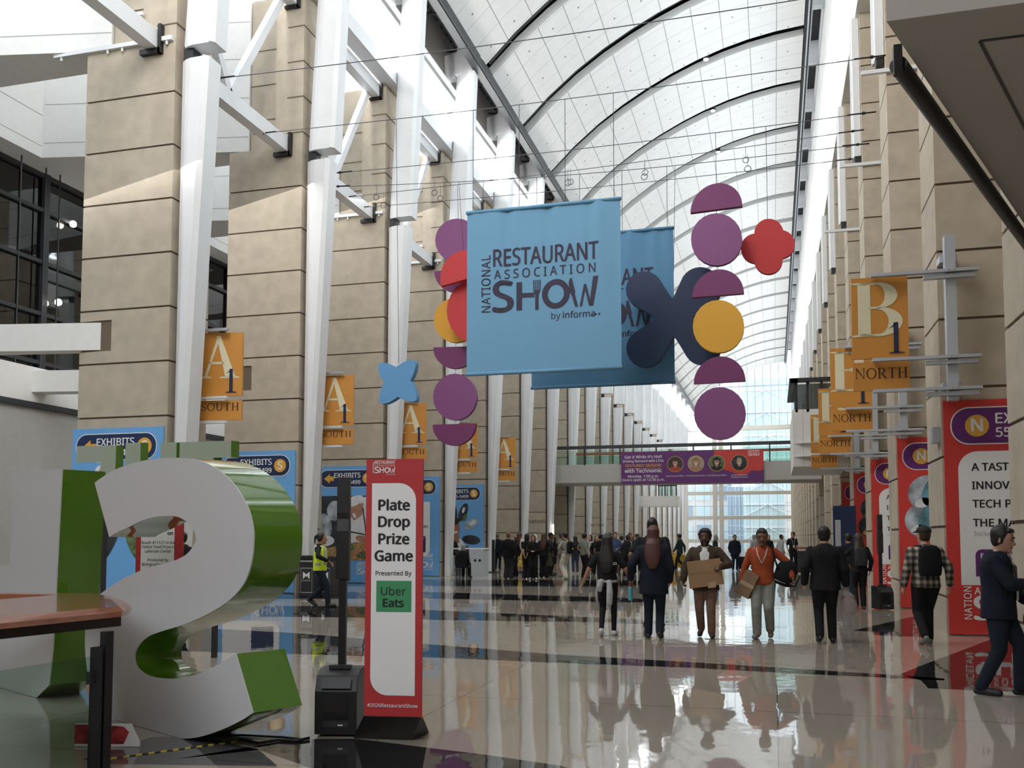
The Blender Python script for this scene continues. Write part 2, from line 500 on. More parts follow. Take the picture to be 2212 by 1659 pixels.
inlay([(180, 1640), (330, 1592), (430, 1590), (560, 1620), (600, 1655), (240, 1650)], 2)
structure(mb.build('floor', [FL1, FL2, FL3]))

# ---------------------------------------------------------------- south pillars (left), steel columns, trusses
JZ = [.58 + 1.25 * i for i in range(11)]


def pillar(name, x0, x1, y, depth, joints, ztop, pocket=False, mats=(CONC, CONCR)):
    mb = MB(); g = .022; e = .03
    mb.box((x0 + e, y + e, 0), (x1 - e, y + depth - e, ztop - .01), 1)
    zs = [0] + [j for j in joints if j < ztop - .1] + [ztop]
    for a, b in zip(zs, zs[1:]):
        a2 = a + (g if a > 0 else 0); b2 = b - (0 if b == ztop else g)
        if pocket and a < 6.2 < b:
            mb.box((x0, y + .3, a2), (x1, y + depth, b2)); mb.box((-14.64, y, a2), (x1, y + .3, b2))
            mb.box((x0, y, 6.60), (-14.64, y + .3, b2)); mb.box((x0, y, a2), (-14.64, y + .3, 5.88))
        else:
            mb.box((x0, y, a2), (x1, y + depth, b2))
    return structure(mb.build(name, list(mats), loc=((x0 + x1) / 2, y + depth / 2, 0)))


def steel_column(y, z0, z1, xl0, xl1, xr0, xr1, name='steel_column'):
    mb = MB(); rings = []
    for t in (0, 1):
        z = z0 + (z1 - z0) * t; a = xl0 + (xl1 - xl0) * t; b = xr0 + (xr1 - xr0) * t
        rings.append([Vector(p) for p in ((a, y + .34, z), (a + .08, y + .12, z), (a + .22, y + .03, z), (a + .36, y - .01, z), (b - .13, y - .02, z), (b - .11, y - .07, z), (b, y + .03, z), (b, y + .5, z), (a, y + .5, z))])
    mb.loft(rings)
    return structure(mb.build(name, STEEL))


for k in range(-1, NB):
    y = YL(k); full = k <= 8
    if k >= 0: pillar('pillar', -15.5, -13.1, y, 1.5, JZ, 13.05, pocket=(k <= 4))
    # set-back upper shaft with a vertical joint
    mb = MB(); mb.box((-14.92, y + .2, 13.0), (-14.05, y + 1.4, 17.75)); mb.box((-14.0, y + .02, 13.05), (-13.1, y + 1.4, 17.75)); mb.box((-14.06, y + .2, 13.0), (-13.99, y + 1.3, 17.7), 1)
    if full:
        for j in range(4):
            z = 13.45 + 1.07 * j; mb.box((-13.62, y + .008, z - .015), (-13.1, y + .05, z + .015), 1); mb.box((-14.92, y + .188, z - .5), (-14.06, y + .3, z - .475), 1)
            mb.box((-13.13, y + .01, z - .015), (-13.085, y + 1.2, z + .015), 1)
    if k >= 0: structure(mb.build('pillar', [CONC, CONCR], loc=(-14, y, 13)))
    if k >= 0: steel_column(y, 0, 12.55, -13.08, -13.06, -12.80, -12.22)
    steel_column(y, 12.85, 21.3, -13.03, -12.60, -12.08, -11.72)
    mb = MB(); mb.box((-12.95, y + .1, 12.5), (-12.7, y + .4, 12.9)); structure(mb.build('column_bearing', BLACK))
    # head plate of the column under the eave
    mb = MB(); o = (0, .25, 0)
    mb.prism([(-12.62, y, 20.95), (-13.35, y, 20.80), (-13.40, y, 21.75), (-12.50, y, 21.95), (-12.42, y, 22.7), (-11.15, y, 22.3), (-11.45, y, 21.6), (-11.74, y, 21.1)], o)
    mb.box((-13.35, y - .06, 20.78), (-12.6, y + .3, 20.9))
    structure(mb.build('column_head', STEEL))
    # longitudinal truss of the bay, with its end bracket and V braces
    y2 = YL(k + 1)
    mb = MB(); mb.box((-13.84, y + .25, 12.86), (-13.52, y2 - .03, 13.28)); mb.box((-13.62, y + .3, 17.28), (-13.30, y2 - .03, 17.74))
    for dy in (-2.75, 2.75): mb.bar((-13.66, y + 3.05, 13.2), (-13.66, y + 3.05 + dy, 17.5), .2, .22)
    structure(mb.build('truss', STEEL, loc=(-13.6, y + 3, 13)))
    mb = MB(); mb.box((-13.98, y2 - .12, 12.74), (-13.44, y2 + .02, 12.86)); mb.box((-13.50, y2 - .12, 12.74), (-13.42, y2 + .02, 13.42)); mb.box((-13.70, y2 - .1, 17.2), (-13.24, y2 + .02, 17.28)); mb.box((-13.30, y2 - .1, 17.2), (-13.22, y2 + .02, 17.8))
    structure(mb.build('truss_bracket', BLACK))
    # wedge-shaped white bulkhead and the strut below, both running back to the south wing
    if 0 <= k <= 6:
        mb = MB(); yr = y + .13; sl = .2
        pl = [(-14.95, yr), (-21.26, yr - 6.31 * sl), (-21.26, y + .92), (-14.95, y + .92)]
        mb.loft([[(a, b, 13.1) for a, b in pl], [(a, b, 17.75) for a, b in pl]])
        for z in (13.55, 14.75, 15.95, 17.1):
            mb.loft([[(-14.96, yr - .006, z - .012), (-21.2, yr - .006 - 6.24 * sl, z - .012), (-21.2, yr + .03 - 6.24 * sl, z - .012), (-14.96, yr + .03, z - .012)], [(-14.96, yr - .006, z + .012), (-21.2, yr - .006 - 6.24 * sl, z + .012), (-21.2, yr + .03 - 6.24 * sl, z + .012), (-14.96, yr + .03, z + .012)]], 1)
        structure(mb.build('bulkhead', [WHITE, GREYW], loc=(-18, y, 13)))
        mb = MB(); pl = [(-14.95, yr - .1), (-21.26, yr - .1 - 6.31 * sl), (-21.26, yr + .5 - 6.31 * sl), (-14.95, yr + .25)]
        mb.loft([[(a, b, 5.92) for a, b in pl], [(a, b, 6.56) for a, b in pl]])
        structure(mb.build('strut', WHITE, loc=(-18, y, 6)))

# clerestory of the south side: sill beam, panes, mullions, wall over it
mb = MB(); mb.box((-13.27, 2, 17.76), (-12.75, YEND, 18.28)); structure(mb.build('trim_1', STEEL))
mb = MB()
for i in range(0, 146):
    mb.box((-12.99, 4 + i * 1.0117, 18.28), (-12.91, 4.06 + i * 1.0117, 20.2))
mb.box((-13.02, 4, 20.12), (-12.88, YEND, 20.26)); mb.box((-12.98, 4, 18.62), (-12.92, YEND, 18.66))
structure(mb.build('window_1_frame', STEEL))
mb = MB(); mb.box((-12.965, 4, 18.28), (-12.955, YEND, 20.2)); structure(mb.build('window_1', GLASSC))
mb = MB(); mb.box((-13.3, 2, 20.2), (-13.05, YEND, 22.9)); mb.box((-13.3, 2, 17.9), (-13.2, YEND, 18.3)); structure(mb.build('wall_left_upper', GREYW))
mb = MB(); mb.tube([(-12.7, 4, 20.35), (-12.7, YEND, 20.35)], .09); structure(mb.build('pipe', STEEL, smooth=True))
mb = MB(); mb.box((-13.3, 2, 22.75), (-11.2, YEND, 22.95))
for i in range(240): mb.box((-13.0, 4 + i * .6, 22.66), (-11.3, 4.3 + i * .6, 22.76))
structure(mb.build('roof_deck', DECK))
mb = MB()
for x, z, r in ((-12.15, 22.3, .16), (-12.6, 22.42, .10), (-11.85, 22.0, .07)): mb.tube([(x, 4, z), (x, YEND, z)], r)
for i in range(47): mb.bar((-13.0, 6.3 + i * 3.035, 22.1), (-11.6, 6.3 + i * 3.035, 21.9), .08, .08)
structure(mb.build('duct', DARK, smooth=True, auto=.6))
mb = MB(); mb.box((-11.78, 2, 21.05), (-11.46, YEND, 21.66)); structure(mb.build('eave_beam', BLACK))
mb = MB(); mb.tube([(-11.44, 2, 21.12), (-11.44, YEND, 21.12)], .035); structure(mb.build('pipe', DARK))

# south wing: lower wall, girder, dark curtain wall, upper wall
mb = MB(); mb.box((-22.4, -14, 0), (-21.3, 90, 5.6)); structure(mb.build('wall_left', GREYW))
mb = MB(); mb.box((-22.4, -14, 5.62), (-21.26, 90, 6.68)); mb.box((-21.3, 2, 5.45), (-21.2, 90, 5.62), 1); structure(mb.build('trim_2', [WHITE, DARK]))
mb = MB(); mb.box((-22.4, -14, 13.1), (-21.26, 90, 18.0)); mb.box((-21.27, 2, 14.4), (-21.255, 90, 14.425), 1); mb.box((-21.27, 2, 13.45), (-21.255, 90, 13.47), 1); structure(mb.build('wall_left', [WHITE, GREYW]))
mb = MB()
for i in range(30):
    yy = 3.3 + 2.1 * i; mb.box((-22.3, yy, 6.68), (-22.05, yy + .2, 13.1))
for z in (7.0, 8.55, 10.2, 11.85, 12.95): mb.box((-22.25, 2, z), (-22.08, 70, z + .12))
for yy in (22.9, 23.9, 24.5): mb.tube([(-21.7, yy, 6.7), (-21.7, yy, 13.1)], .025, n=6)
structure(mb.build('window_2_frame', DARK))
mb = MB(); mb.box((-22.22, 2, 6.68), (-22.2, 70, 13.1)); structure(mb.build('window_2', GLASSD))
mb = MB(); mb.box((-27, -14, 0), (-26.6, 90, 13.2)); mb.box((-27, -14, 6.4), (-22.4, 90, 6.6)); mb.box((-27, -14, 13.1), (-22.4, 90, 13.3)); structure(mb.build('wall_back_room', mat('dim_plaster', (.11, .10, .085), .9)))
mb = MB()
for yy in (22.2, 27.5, 33): mb.box((-26.5, yy, 9.3), (-24, yy + .5, 9.9))
structure(mb.build('ceiling_beam', WHITE))

# ---------------------------------------------------------------- north pillars (right), fascia, clerestory
JR = [.62 + 1.15 * i for i in range(15)]
for k in range(-2, NB):
    y = YR(k)
    pillar('pillar', 2.70, 5.1, y, 1.5, JR, 17.2)
    if k >= 0:
        mb = MB(); mb.box((2.50, y + .25, 12.95), (2.69, y + .62, 17.2)); mb.box((2.46, y + .6, 12.95), (2.69, y + .75, 17.2)); structure(mb.build('steel_column', STEEL))
        mb = MB(); mb.box((2.52, y + .3, 12.75), (2.68, y + .6, 12.95)); structure(mb.build('column_bearing', BLACK))
    # upper column with bracket plate reaching to the gutter
    if k >= 1:
        yy = YL(k) + .3
        mb = MB(); mb.box((2.92, yy, 20.4), (3.3, yy + .5, 29.9)); mb.box((1.95, yy, 28.75), (3.1, yy + .35, 29.9)); mb.box((1.9, yy - .06, 28.6), (3.1, yy + .42, 28.75))
        structure(mb.build('column_head', STEEL, loc=(2.9, yy, 24)))
mb = MB(); mb.box((5.1, -14, 0), (5.4, YEND, 17.2)); structure(mb.build('wall_right', CONC))
mb = MB(); mb.box((2.70, 2, 17.35), (5.4, YEND, 20.4)); mb.box((2.60, 2, 17.2), (5.4, YEND, 17.38)); structure(mb.build('wall_right_upper', WHITE))
mb = MB()
for z in (20.4, 21.35, 22.3, 23.25, 24.2): mb.box((2.74, 2, z), (2.86, YEND, z + .12))
for i in range(96): mb.box((2.78, 3 + i * 1.5175, 20.4), (2.84, 3.07 + i * 1.5175, 24.2))
structure(mb.build('window_3_frame', STEEL))
mb = MB(); mb.box((2.80, 2, 20.4), (2.81, YEND, 24.2)); structure(mb.build('window_3', GLASSC))
mb = MB(); mb.box((2.9, 2, 24.3), (3.2, YEND, 29.9)); structure(mb.build('wall_right_upper', WHITE))
mb = MB(); mb.box((1.7, 2, 29.9), (3.6, YEND, 30.1)); mb.box((1.95, 2, 27.95), (2.25, YEND, 28.5)); structure(mb.build('roof_deck', DECK))
mb = MB(); mb.tube([(2.28, 2, 28.2), (2.28, YEND, 28.2)], .05); mb.tube([(2.12, 2, 27.9), (2.12, YEND, 27.9)], .04); structure(mb.build('pipe', SILVER, smooth=True))

# ---------------------------------------------------------------- the vault
VP = [(-11.46, 21.60), (-10.2, 22.83), (-8.83, 23.94), (-7.5, 24.84), (-6.2, 25.58), (-4.9, 26.22), (-3.6, 26.76), (-2.2, 27.22), (-.9, 27.54), (.5, 27.77), (1.92, 27.90)]


def vault_mat():
    m = bpy.data.materials.new('vault_panel'); m.use_nodes = True
    nt = m.node_tree; b = nt.nodes['Principled BSDF']; L = nt.links.new
    uv = nt.nodes.new('ShaderNodeUVMap'); s = nt.nodes.new('ShaderNodeSeparateXYZ'); L(uv.outputs[0], s.inputs[0])

    def M(op, a, b_=None):
        n = nt.nodes.new('ShaderNodeMath'); n.operation = op
        for i, v in enumerate((a, b_)):
            if v is None: continue
            if isinstance(v, (int, float)): n.inputs[i].default_value = v
            else: L(v, n.inputs[i])
        return n.outputs[0]
    fu = M('FRACT', s.outputs['X']); fv = M('FRACT', s.outputs['Y'])
    seam = M('LESS_THAN', M('ABSOLUTE', M('SUBTRACT', fu, .5)), .012)
    fine = M('LESS_THAN', M('ABSOLUTE', M('SUBTRACT', fv, .5)), .018)
    ov = M('FRACT', M('MULTIPLY', s.outputs['Y'], .5)); ou = M('SUBTRACT', fu, .93)
    dot = M('LESS_THAN', M('ADD', M('POWER', M('MULTIPLY', ou, 1.0), 2.0), M('POWER', M('MULTIPLY', M('SUBTRACT', ov, .55), 1.7), 2.0)), .0011)
    n = nt.nodes.new('ShaderNodeTexNoise'); n.inputs['Scale'].default_value = 2.5; n.inputs['Detail'].default_value = 5
    g = nt.nodes.new('ShaderNodeNewGeometry'); L(g.outputs['Position'], n.inputs['Vector'])
    r = nt.nodes.new('ShaderNodeValToRGB'); r.color_ramp.elements[0].color = (.60, .59, .58, 1); r.color_ramp.elements[1].color = (.68, .67, .66, 1); L(n.outputs['Fac'], r.inputs[0])

    def mix(f, a, col):
        q = nt.nodes.new('ShaderNodeMix'); q.data_type = 'RGBA'; L(f, q.inputs[0]); L(a, q.inputs[6]); q.inputs[7].default_value = col; return q.outputs[2]
    c = mix(fine, r.outputs[0], (.50, .49, .48, 1)); c = mix(seam, c, (.22, .215, .21, 1)); c = mix(dot, c, (.12, .12, .12, 1))
    L(c, b.inputs['Base Color']); b.inputs['Roughness'].default_value = .8
    return m


VAULT = vault_mat(); EDGE = mat('vault_edge', (.62, .62, .61), .8)
s_acc = [0.0]
for (a, b), (c, d) in zip(VP, VP[1:]): s_acc.append(s_acc[-1] + sqrt((c - a) ** 2 + (d - b) ** 2))
NV = len(VP)
Y0V = YL(-3) + 2.0
mb = MB(); uvs = []
for k in range(-2, NB + 1):
    ya, yb = YL(k) + 1.75, YL(k + 1) + .75        # shell of the bay; the gap over the arch follows
    yb = min(yb, YEND)
    if ya > YEND - 1: break
    base = len(mb.v)
    for j, yy in enumerate((ya, yb)):
        for (x, z) in VP: mb.v.append((x, yy, z)); uvs.append((0, 0))
    for i in range(NV - 1):
        mb.f.append([base + i, base + i + 1, base + NV + i + 1, base + NV + i]); mb.m.append(0)
    up = [(x - .20 * (1 - i / (NV - 1)), z + .34) for i, (x, z) in enumerate(VP)]
    for i in range(NV - 1):
        for yy in (ya, yb):
            mb.add([(VP[i][0], yy, VP[i][1]), (VP[i + 1][0], yy, VP[i + 1][1]), (up[i + 1][0], yy, up[i + 1][1]), (up[i][0], yy, up[i][1])], [(0, 1, 2, 3)], 1)
vo = mb.build('ceiling', [VAULT, EDGE]); structure(vo)
ul = vo.data.uv_layers.new(name='UVMap')
PANEL = s_acc[-1] / 11.0
for pl in vo.data.polygons:
    for li in pl.loop_indices:
        co = vo.data.vertices[vo.data.loops[li].vertex_index].co
        i = min(range(NV), key=lambda q: (VP[q][0] - co.x) ** 2 + (VP[q][1] - co.z) ** 2)
        ul.data[li].uv = (s_acc[i] / PANEL + .5, (co.y - YL(0) - 1.75) % BAY / 5.07 * 4 if False else (co.y - YL(0) - 1.75) / BAY * 4.8)
mb = MB()                                          # black cover over the gaps
for i in range(NV - 1):
    a, b = VP[i], VP[i + 1]
    mb.add([(a[0], 6, a[1] + .9), (b[0], 6, b[1] + .9), (b[0], YEND, b[1] + .9), (a[0], YEND, a[1] + .9)], [(0, 1, 2, 3)])
structure(mb.build('roof', BLACK))
for k in range(-1, NB):
    y = YL(k) + 1.22; mb = MB(); rings = []
    for (x, z) in VP: rings.append([(x, y - .12, z + .3), (x, y + .12, z + .3), (x, y + .12, z + .75), (x, y - .12, z + .75)])
    mb.loft(rings); structure(mb.build('roof_arch', BLACK))

# ---------------------------------------------------------------- far end: great window
BEIGE = mat('beige_frame', (.62, .57, .50), .7)
mb = MB()
for z, h in ((.72, .5), (4.3, .5), (8.05, .5), (17.9, .65)): mb.box((-13.2, YEND - .3, z), (3.2, YEND + .3, z + h))
for x in (-13.4, -8.95, -8.0, 2.55): mb.box((x, YEND - .35, 0), (x + .65, YEND + .35, 18.2))
structure(mb.build('window_4_frame', BEIGE))
BLUEF = mat('blue_grey_frame', (.22, .30, .42), .5)
mb = MB()
for i in range(15): mb.box((-13 + i * 1.17, YEND - .05, 18.3), (-12.93 + i * 1.17, YEND + .05, 28))
for z in (20.4, 24.6): mb.box((-13, YEND - .06, z), (3, YEND + .06, z + .09))
for i in range(24): mb.box((-13 + i * .68, YEND - .03, .1), (-12.96 + i * .68, YEND + .03, 17.9)) if i % 2 == 0 else None
for z in (2.4, 6.3, 10.2, 12.4, 14.6): mb.box((-13, YEND - .03, z), (3, YEND + .03, z + .05))
structure(mb.build('window_4_frame', BLUEF))
mb = MB(); mb.box((-13.4, YEND + .02, 0), (3.2, YEND + .04, 29)); structure(mb.build('window_4', GLASSC))
mb = MB(); mb.box((-22, YEND - .2, 0), (-13.3, YEND + .4, 30)); mb.box((3.1, YEND - .2, 0), (6, YEND + .4, 30)); structure(mb.build('wall_far', WHITE))

# what stands outside the great window
PALE = mat('pale_concrete', (.88, .80, .76), .8); AQUA = mat('aqua_glass', (.74, .86, .87), .3); DGL = mat('blue_glass', (.45, .52, .62), .3); LATT = mat('white_lattice', (.92, .94, .95), .5)
b = thing('atrium_tower', (-.8, 176, 0), 'pale glass tower with white crossed bracing outside the far window', 'building')
mb = MB(); mb.box((-5.2, 174, 0), (3.2, 182, 30)); put(mb.build('tower_wall', AQUA), b)
mb = MB()
for i in range(8): mb.box((-4.9 + i * 1.12, 173.7, 0), (-4.75 + i * 1.12, 173.95, 30))
for i in range(8): mb.box((-5.2, 173.65, 3.2 + i * 4.1), (3.2, 173.95, 3.5 + i * 4.1))
for i in range(8):
    z = 1.3 + 4.1 * i
    mb.bar((-4.9, 173.6, z), (-1, 173.6, z + 2.05), .2, .2); mb.bar((-1, 173.6, z + 2.05), (2.9, 173.6, z), .2, .2)
put(mb.build('lattice', LATT), b)
b = thing('office_building', (-12, 186, 0), 'pale office block with gridded windows outside the far window', 'building')
mb = MB(); mb.box((-26, 184, 0), (-7, 196, 13)); put(mb.build('wall', PALE), b)
for i in range(5):
    for j in range(3):
        mb = MB(); mb.box((-24.4 + i * 3.4, 183.85, 1.2 + j * 3.7), (-21.8 + i * 3.4, 184.02, 3.9 + j * 3.7)); put(mb.build('window', AQUA if (i + j) % 3 else DGL), b)
b = thing('brick_block', (6, 168, 0), 'pinkish stone building at the edge of the far window', 'building')
mb = MB(); mb.box((2.0, 166, 0), (9, 172, 9.5))
for i in range(6): mb.box((1.97, 165.96, 1.4 + i * 1.5), (9, 166, 1.44 + i * 1.5), 1)
put(mb.build('wall', [PALE, GREYW]), b)
b = thing('dark_glass_block', (-6, 171, 0), 'dark blue glass building beside the braced tower', 'building')
mb = MB(); mb.box((-8.2, 178, 0), (-5.3, 183.5, 13)); put(mb.build('wall', DGL), b)
mb = MB()
for i in range(5): mb.box((-8.2 + i * .72, 177.9, 0), (-8.12 + i * .72, 178, 13))
for i in range(7): mb.box((-8.2, 177.9, 1.8 + i * 1.8), (-5.3, 178, 1.9 + i * 1.8))
put(mb.build('mullion', LATT), b)

# ---------------------------------------------------------------- low overhang over the photographer's right
GSOF = mat('grey_soffit', (.40, .375, .35), .75)
mb = MB(); pl = [(.68, 5.72), (2.66, 10.62), (6, 10.62), (6, 5.72)]
mb.loft([[(a, b_, 4.6) for a, b_ in pl], [(a, b_, 6.0) for a, b_ in pl]])
mb.bar((1.25, 6.1, 4.597), (2.9, 10.2, 4.597), .018, .01, 1); mb.bar((1.25, 6.1, 4.597), (6, 6.1, 4.597), .018, .01, 1)
structure(mb.build('ceiling_overhang', [GSOF, DARK]))
mb = MB(); mb.tube([(.80, 6.2, 4.56), (2.56, 10.55, 4.56)], .055, n=12); mb.box((-.02, -.03, -.06), (.03, .03, .12), 0, Matrix.Translation((.79, 6.18, 4.55)))
structure(mb.build('trim_3', BLACK, smooth=True, auto=.7))
# unseen walls and low ceiling added around the photographer to dim the foreground
mb = MB(); mb.box((-23, -14.4, 0), (9, -14, 9)); structure(mb.build('shade_wall_back', GREYW))
mb = MB(); mb.box((-23, -14.4, 9), (9, 7.6, 9.3)); structure(mb.build('shade_ceiling', WHITE))
mb = MB(); mb.box((-13.3, 7.3, 9.3), (6, 7.6, 31)); structure(mb.build('shade_wall_front', WHITE))
# ================================================================ signs, banners, ornaments
LAT = Vector((1, 0, 0)); UPZ = Vector((0, 0, 1))


def rotdir(deg): return Vector((cos(radians(deg)), sin(radians(deg)), 0))


# ---------------------------------------------------------------- orange hall signs on the south columns
ordinal = ['first', 'second', 'third', 'fourth', 'fifth']
ux = rotdir(9)
s0 = onY(432, 857, YL(0) + .95); nrm = ux.cross(UPZ)
w_ = (onP(522, 790, s0, nrm) - onP(432, 790, s0, nrm)).dot(ux)
zt, zb = onP(432, 720, s0, nrm).z, onP(432, 856, s0, nrm).z
z2t, z2b = onP(431, 866, s0, nrm).z, onP(430, 908, s0, nrm).z
XLS = s0.x
slab = ['beside the column nearest the white S letter', 'beside the second column, above the hi-vis walker', 'directly above the tall red plate game sign', 'partly behind the lowest purple half disc', 'above the crowd, the last one of the row']
for k in range(5):
    y = YL(k) + .95
    t = thing('hall_sign', (XLS + w_ / 2, y, zb), 'orange double sign reading A 1 SOUTH, ' + slab[k], 'sign', 'orange A1 south signs on the columns')
    for nm, za, zb_ in (('sign_board', zb, zt), ('name_board', z2b, z2t)):
        mb = MB(); o = Vector((XLS, y, za)); mb.prism([o, o + ux * w_, o + ux * w_ + UPZ * (zb_ - za), o + UPZ * (zb_ - za)], -nrm * .07)
        put(mb.build(nm, ORANGE), t)
    P = Panel((XLS, y, zb), ux, UPZ, w_, zt - zb); h = P.h
    mb = MB(); ps, lw = serif('A')
    for pl in ps: P.shape(mb, [(.0 + a * .94 * w_, h * .28 + b * h * .67) for a, b in pl], .006, 0)
    put(mb.build('letter_a', CREAM), t)
    mb = MB(); ps, lw = serif('1')
    for pl in ps: P.shape(mb, [(.61 * w_ + a / lw * .27 * w_, h * .05 + b * h * .38) for a, b in pl], .012, 0)
    put(mb.build('numeral', NAVY), t)
    P2 = Panel((XLS, y, z2b), ux, UPZ, w_, z2t - z2b); mb = MB(); serif_text(P2, mb, 'SOUTH', .04 * w_, P2.h * .48, P2.h * .40, .006, 0, width=.90 * w_)
    put(mb.build('lettering', BROWNINK), t)
    for z, dz in ((zt + .05, 0), (zb - .055, .16), (z2b - .06, .16)):
        mb = MB(); a = Vector((XLS - .42, y - .02, z)); mb.box((a.x, a.y - .05, z - .03), (a.x + .42 + w_ * .72, a.y + .05, z + .03))
        if dz: mb.box((a.x, a.y - .04, z - .2), (a.x + .10, a.y + .04, z))
        put(mb.build('bracket_arm', SILVER if dz == 0 else STEEL), t)

# ---------------------------------------------------------------- orange hall signs on the north pillars
YB = YR(0) - .45
ux = rotdir(3); nrm = ux.cross(UPZ)
s0 = onY(1842, 775, YB)
w_ = (onP(1964, 690, s0, nrm) - onP(1842, 690, s0, nrm)).dot(ux)
zt, zb = onP(1902, 599, s0, nrm).z, onP(1902, 774, s0, nrm).z
z2t, z2b = onP(1904, 782, s0, nrm).z, onP(1904, 843, s0, nrm).z
pz0, pz1 = onY(2056, 866, YB + .1).z, onY(2056, 511, YB + .1).z
px0, px1 = onY(2043, 690, YB + .05).x, onY(2066, 690, YB + .05).x
arms = [onY(2000, yy, YB - .1).z for yy in (588, 773, 841)]
slab = ['nearest, with its whole B in view', 'second along the pillars, its B half covered', 'third along, only its B stem showing', 'fourth along the pillars, against the pale balcony', 'smallest, farthest along the north pillars']
for k in range(4):
    y = YB + BAY * k
    t = thing('hall_sign', ((s0.x + px0) / 2, y, zb), 'orange double sign reading B 1 NORTH, ' + slab[k], 'sign', 'orange B1 north signs on the pillars')
    for nm, za, zb_ in (('sign_board', zb, zt), ('name_board', z2b, z2t)):
        mb = MB(); o = Vector((s0.x, y, za)); mb.prism([o, o + ux * w_, o + ux * w_ + UPZ * (zb_ - za), o + UPZ * (zb_ - za)], -nrm * .06)
        put(mb.build(nm, ORANGE), t)
    P = Panel((s0.x, y, zb), ux, UPZ, w_, zt - zb); h = P.h
    mb = MB(); ps, lw = serif('B')
    for pl in ps: P.shape(mb, [(max(0, -.02 * w_ + a / lw * .92 * w_), h * .27 + b * h * .67) for a, b in pl], .006, 0)
    put(mb.build('letter_b', CREAM), t)
    mb = MB(); ps, lw = serif('1')
    for pl in ps: P.shape(mb, [(.64 * w_ + a / lw * .28 * w_, h * .055 + b * h * .385) for a, b in pl], .012, 0)
    put(mb.build('numeral', NAVY), t)
    P2 = Panel((s0.x, y, z2b), ux, UPZ, w_, z2t - z2b); mb = MB(); serif_text(P2, mb, 'NORTH', .035 * w_, P2.h * .42, P2.h * .37, .006, 0, width=.93 * w_)
    put(mb.build('lettering', BROWNINK), t)
    mb = MB(); mb.box((px0, y - .02, pz0), (px1, y + .16, pz1)); put(mb.build('post', SILVER), t)
    xl, xr, xs, xq = s0.x + .30, onY(2118, 700, YB - .1).x, onY(1996, 600, YB - .1).x, onY(2108, 600, YB - .1).x
    for z in arms:
        mb = MB(); mb.box((xl, y - .14, z - .022), (xr, y - .02, z + .028)); mb.box((xs, y - .1, z - .11), (xq, y + .02, z - .045))
        for bx in (.04, .12): mb.cyl((px0 + bx, y - .145, z + .003), .012, .002, 1, 8)
        put(mb.build('bracket_arm', [SILVER, BLACK]), t)
    mb = MB(); mb.box((px0 - .05, y + .16, pz0 + .2), (px1 + .05, YR(k) + .01, pz0 + .32)); mb.box((px0 - .05, y + .16, pz1 - .4), (px1 + .05, YR(k) + .01, pz1 - .28)); put(mb.build('wall_bracket', SILVER), t)


# ---------------------------------------------------------------- printed pillar wraps
PHOTO = [mat('photo_dark', (.03, .035, .045), .5, var=.8, vscale=5), mat('photo_white', (.74, .75, .80), .5, var=.12, vscale=6), mat('photo_skin', (.42, .22, .14), .5, var=.15, vscale=9),
         mat('photo_food', (.45, .25, .10), .5, var=.7, vscale=14), mat('photo_green', (.10, .16, .06), .5, var=.7, vscale=12), mat('photo_pink', (.62, .10, .12), .5, var=.5, vscale=9),
         mat('photo_grey', (.40, .45, .50), .5, var=.5, vscale=4), mat('photo_hair', (.02, .012, .01), .5), mat('photo_teal', (.10, .25, .30), .5, var=.5, vscale=5)]
SKIN2 = mat('photo_brown_skin', (.36, .16, .09), .5, var=.1, vscale=8)


def exhibits_pill(P, mb, base, disc, ink, tx, num, letter, arrow, mirror=False):
    """mb material slots: base pill 0, white 1, gold 2"""
    w, h = P.w, P.h
    y0, y1 = h - .72, h - .14
    P.rrect(mb, .10, y0 - .02, w - .16, y1 + .02, .29, .004, 1, 'abcd'); P.rrect(mb, .12, y0, w - .18, y1, .27, .007, 0, 'abcd')
    cy = (y0 + y1) / 2
    if not mirror:
        P.disc(mb, w - .48, cy, .19, .010, 2); P.text(mb, letter, w - .48, cy - .10, .20, .013, 1, .05, align='c')
        P.text(mb, 'EXHIBITS', w - .75, cy + .03, .155, .010, 1, .03, width=1.0, align='r'); P.text(mb, num, w - .75, cy - .20, .13, .010, 1, .03, align='r')
        if arrow:
            P.shape(mb, [(.28, cy), (.50, cy + .17), (.50, cy + .08), (.66, cy + .08), (.66, cy - .08), (.50, cy - .08), (.50, cy - .17)], .010, 2)
    else:
        P.disc(mb, .50, cy, .18, .010, 2); P.text(mb, letter, .50, cy - .09, .19, .013, 1, .05, align='c')
        P.text(mb, 'EXHIBITS', .78, cy + .03, .155, .010, 1, .03, width=1.05); P.text(mb, num, .78, cy - .19, .14, .010, 1, .03)


def ellipse(cx, cy, rx, ry, rot=0, n=24):
    c, s = cos(radians(rot)), sin(radians(rot)); out = []
    for i in range(n):
        a, b = rx * cos(2 * pi * i / n), ry * sin(2 * pi * i / n); out.append((cx + a * c - b * s, cy + a * s + b * c))
    return out


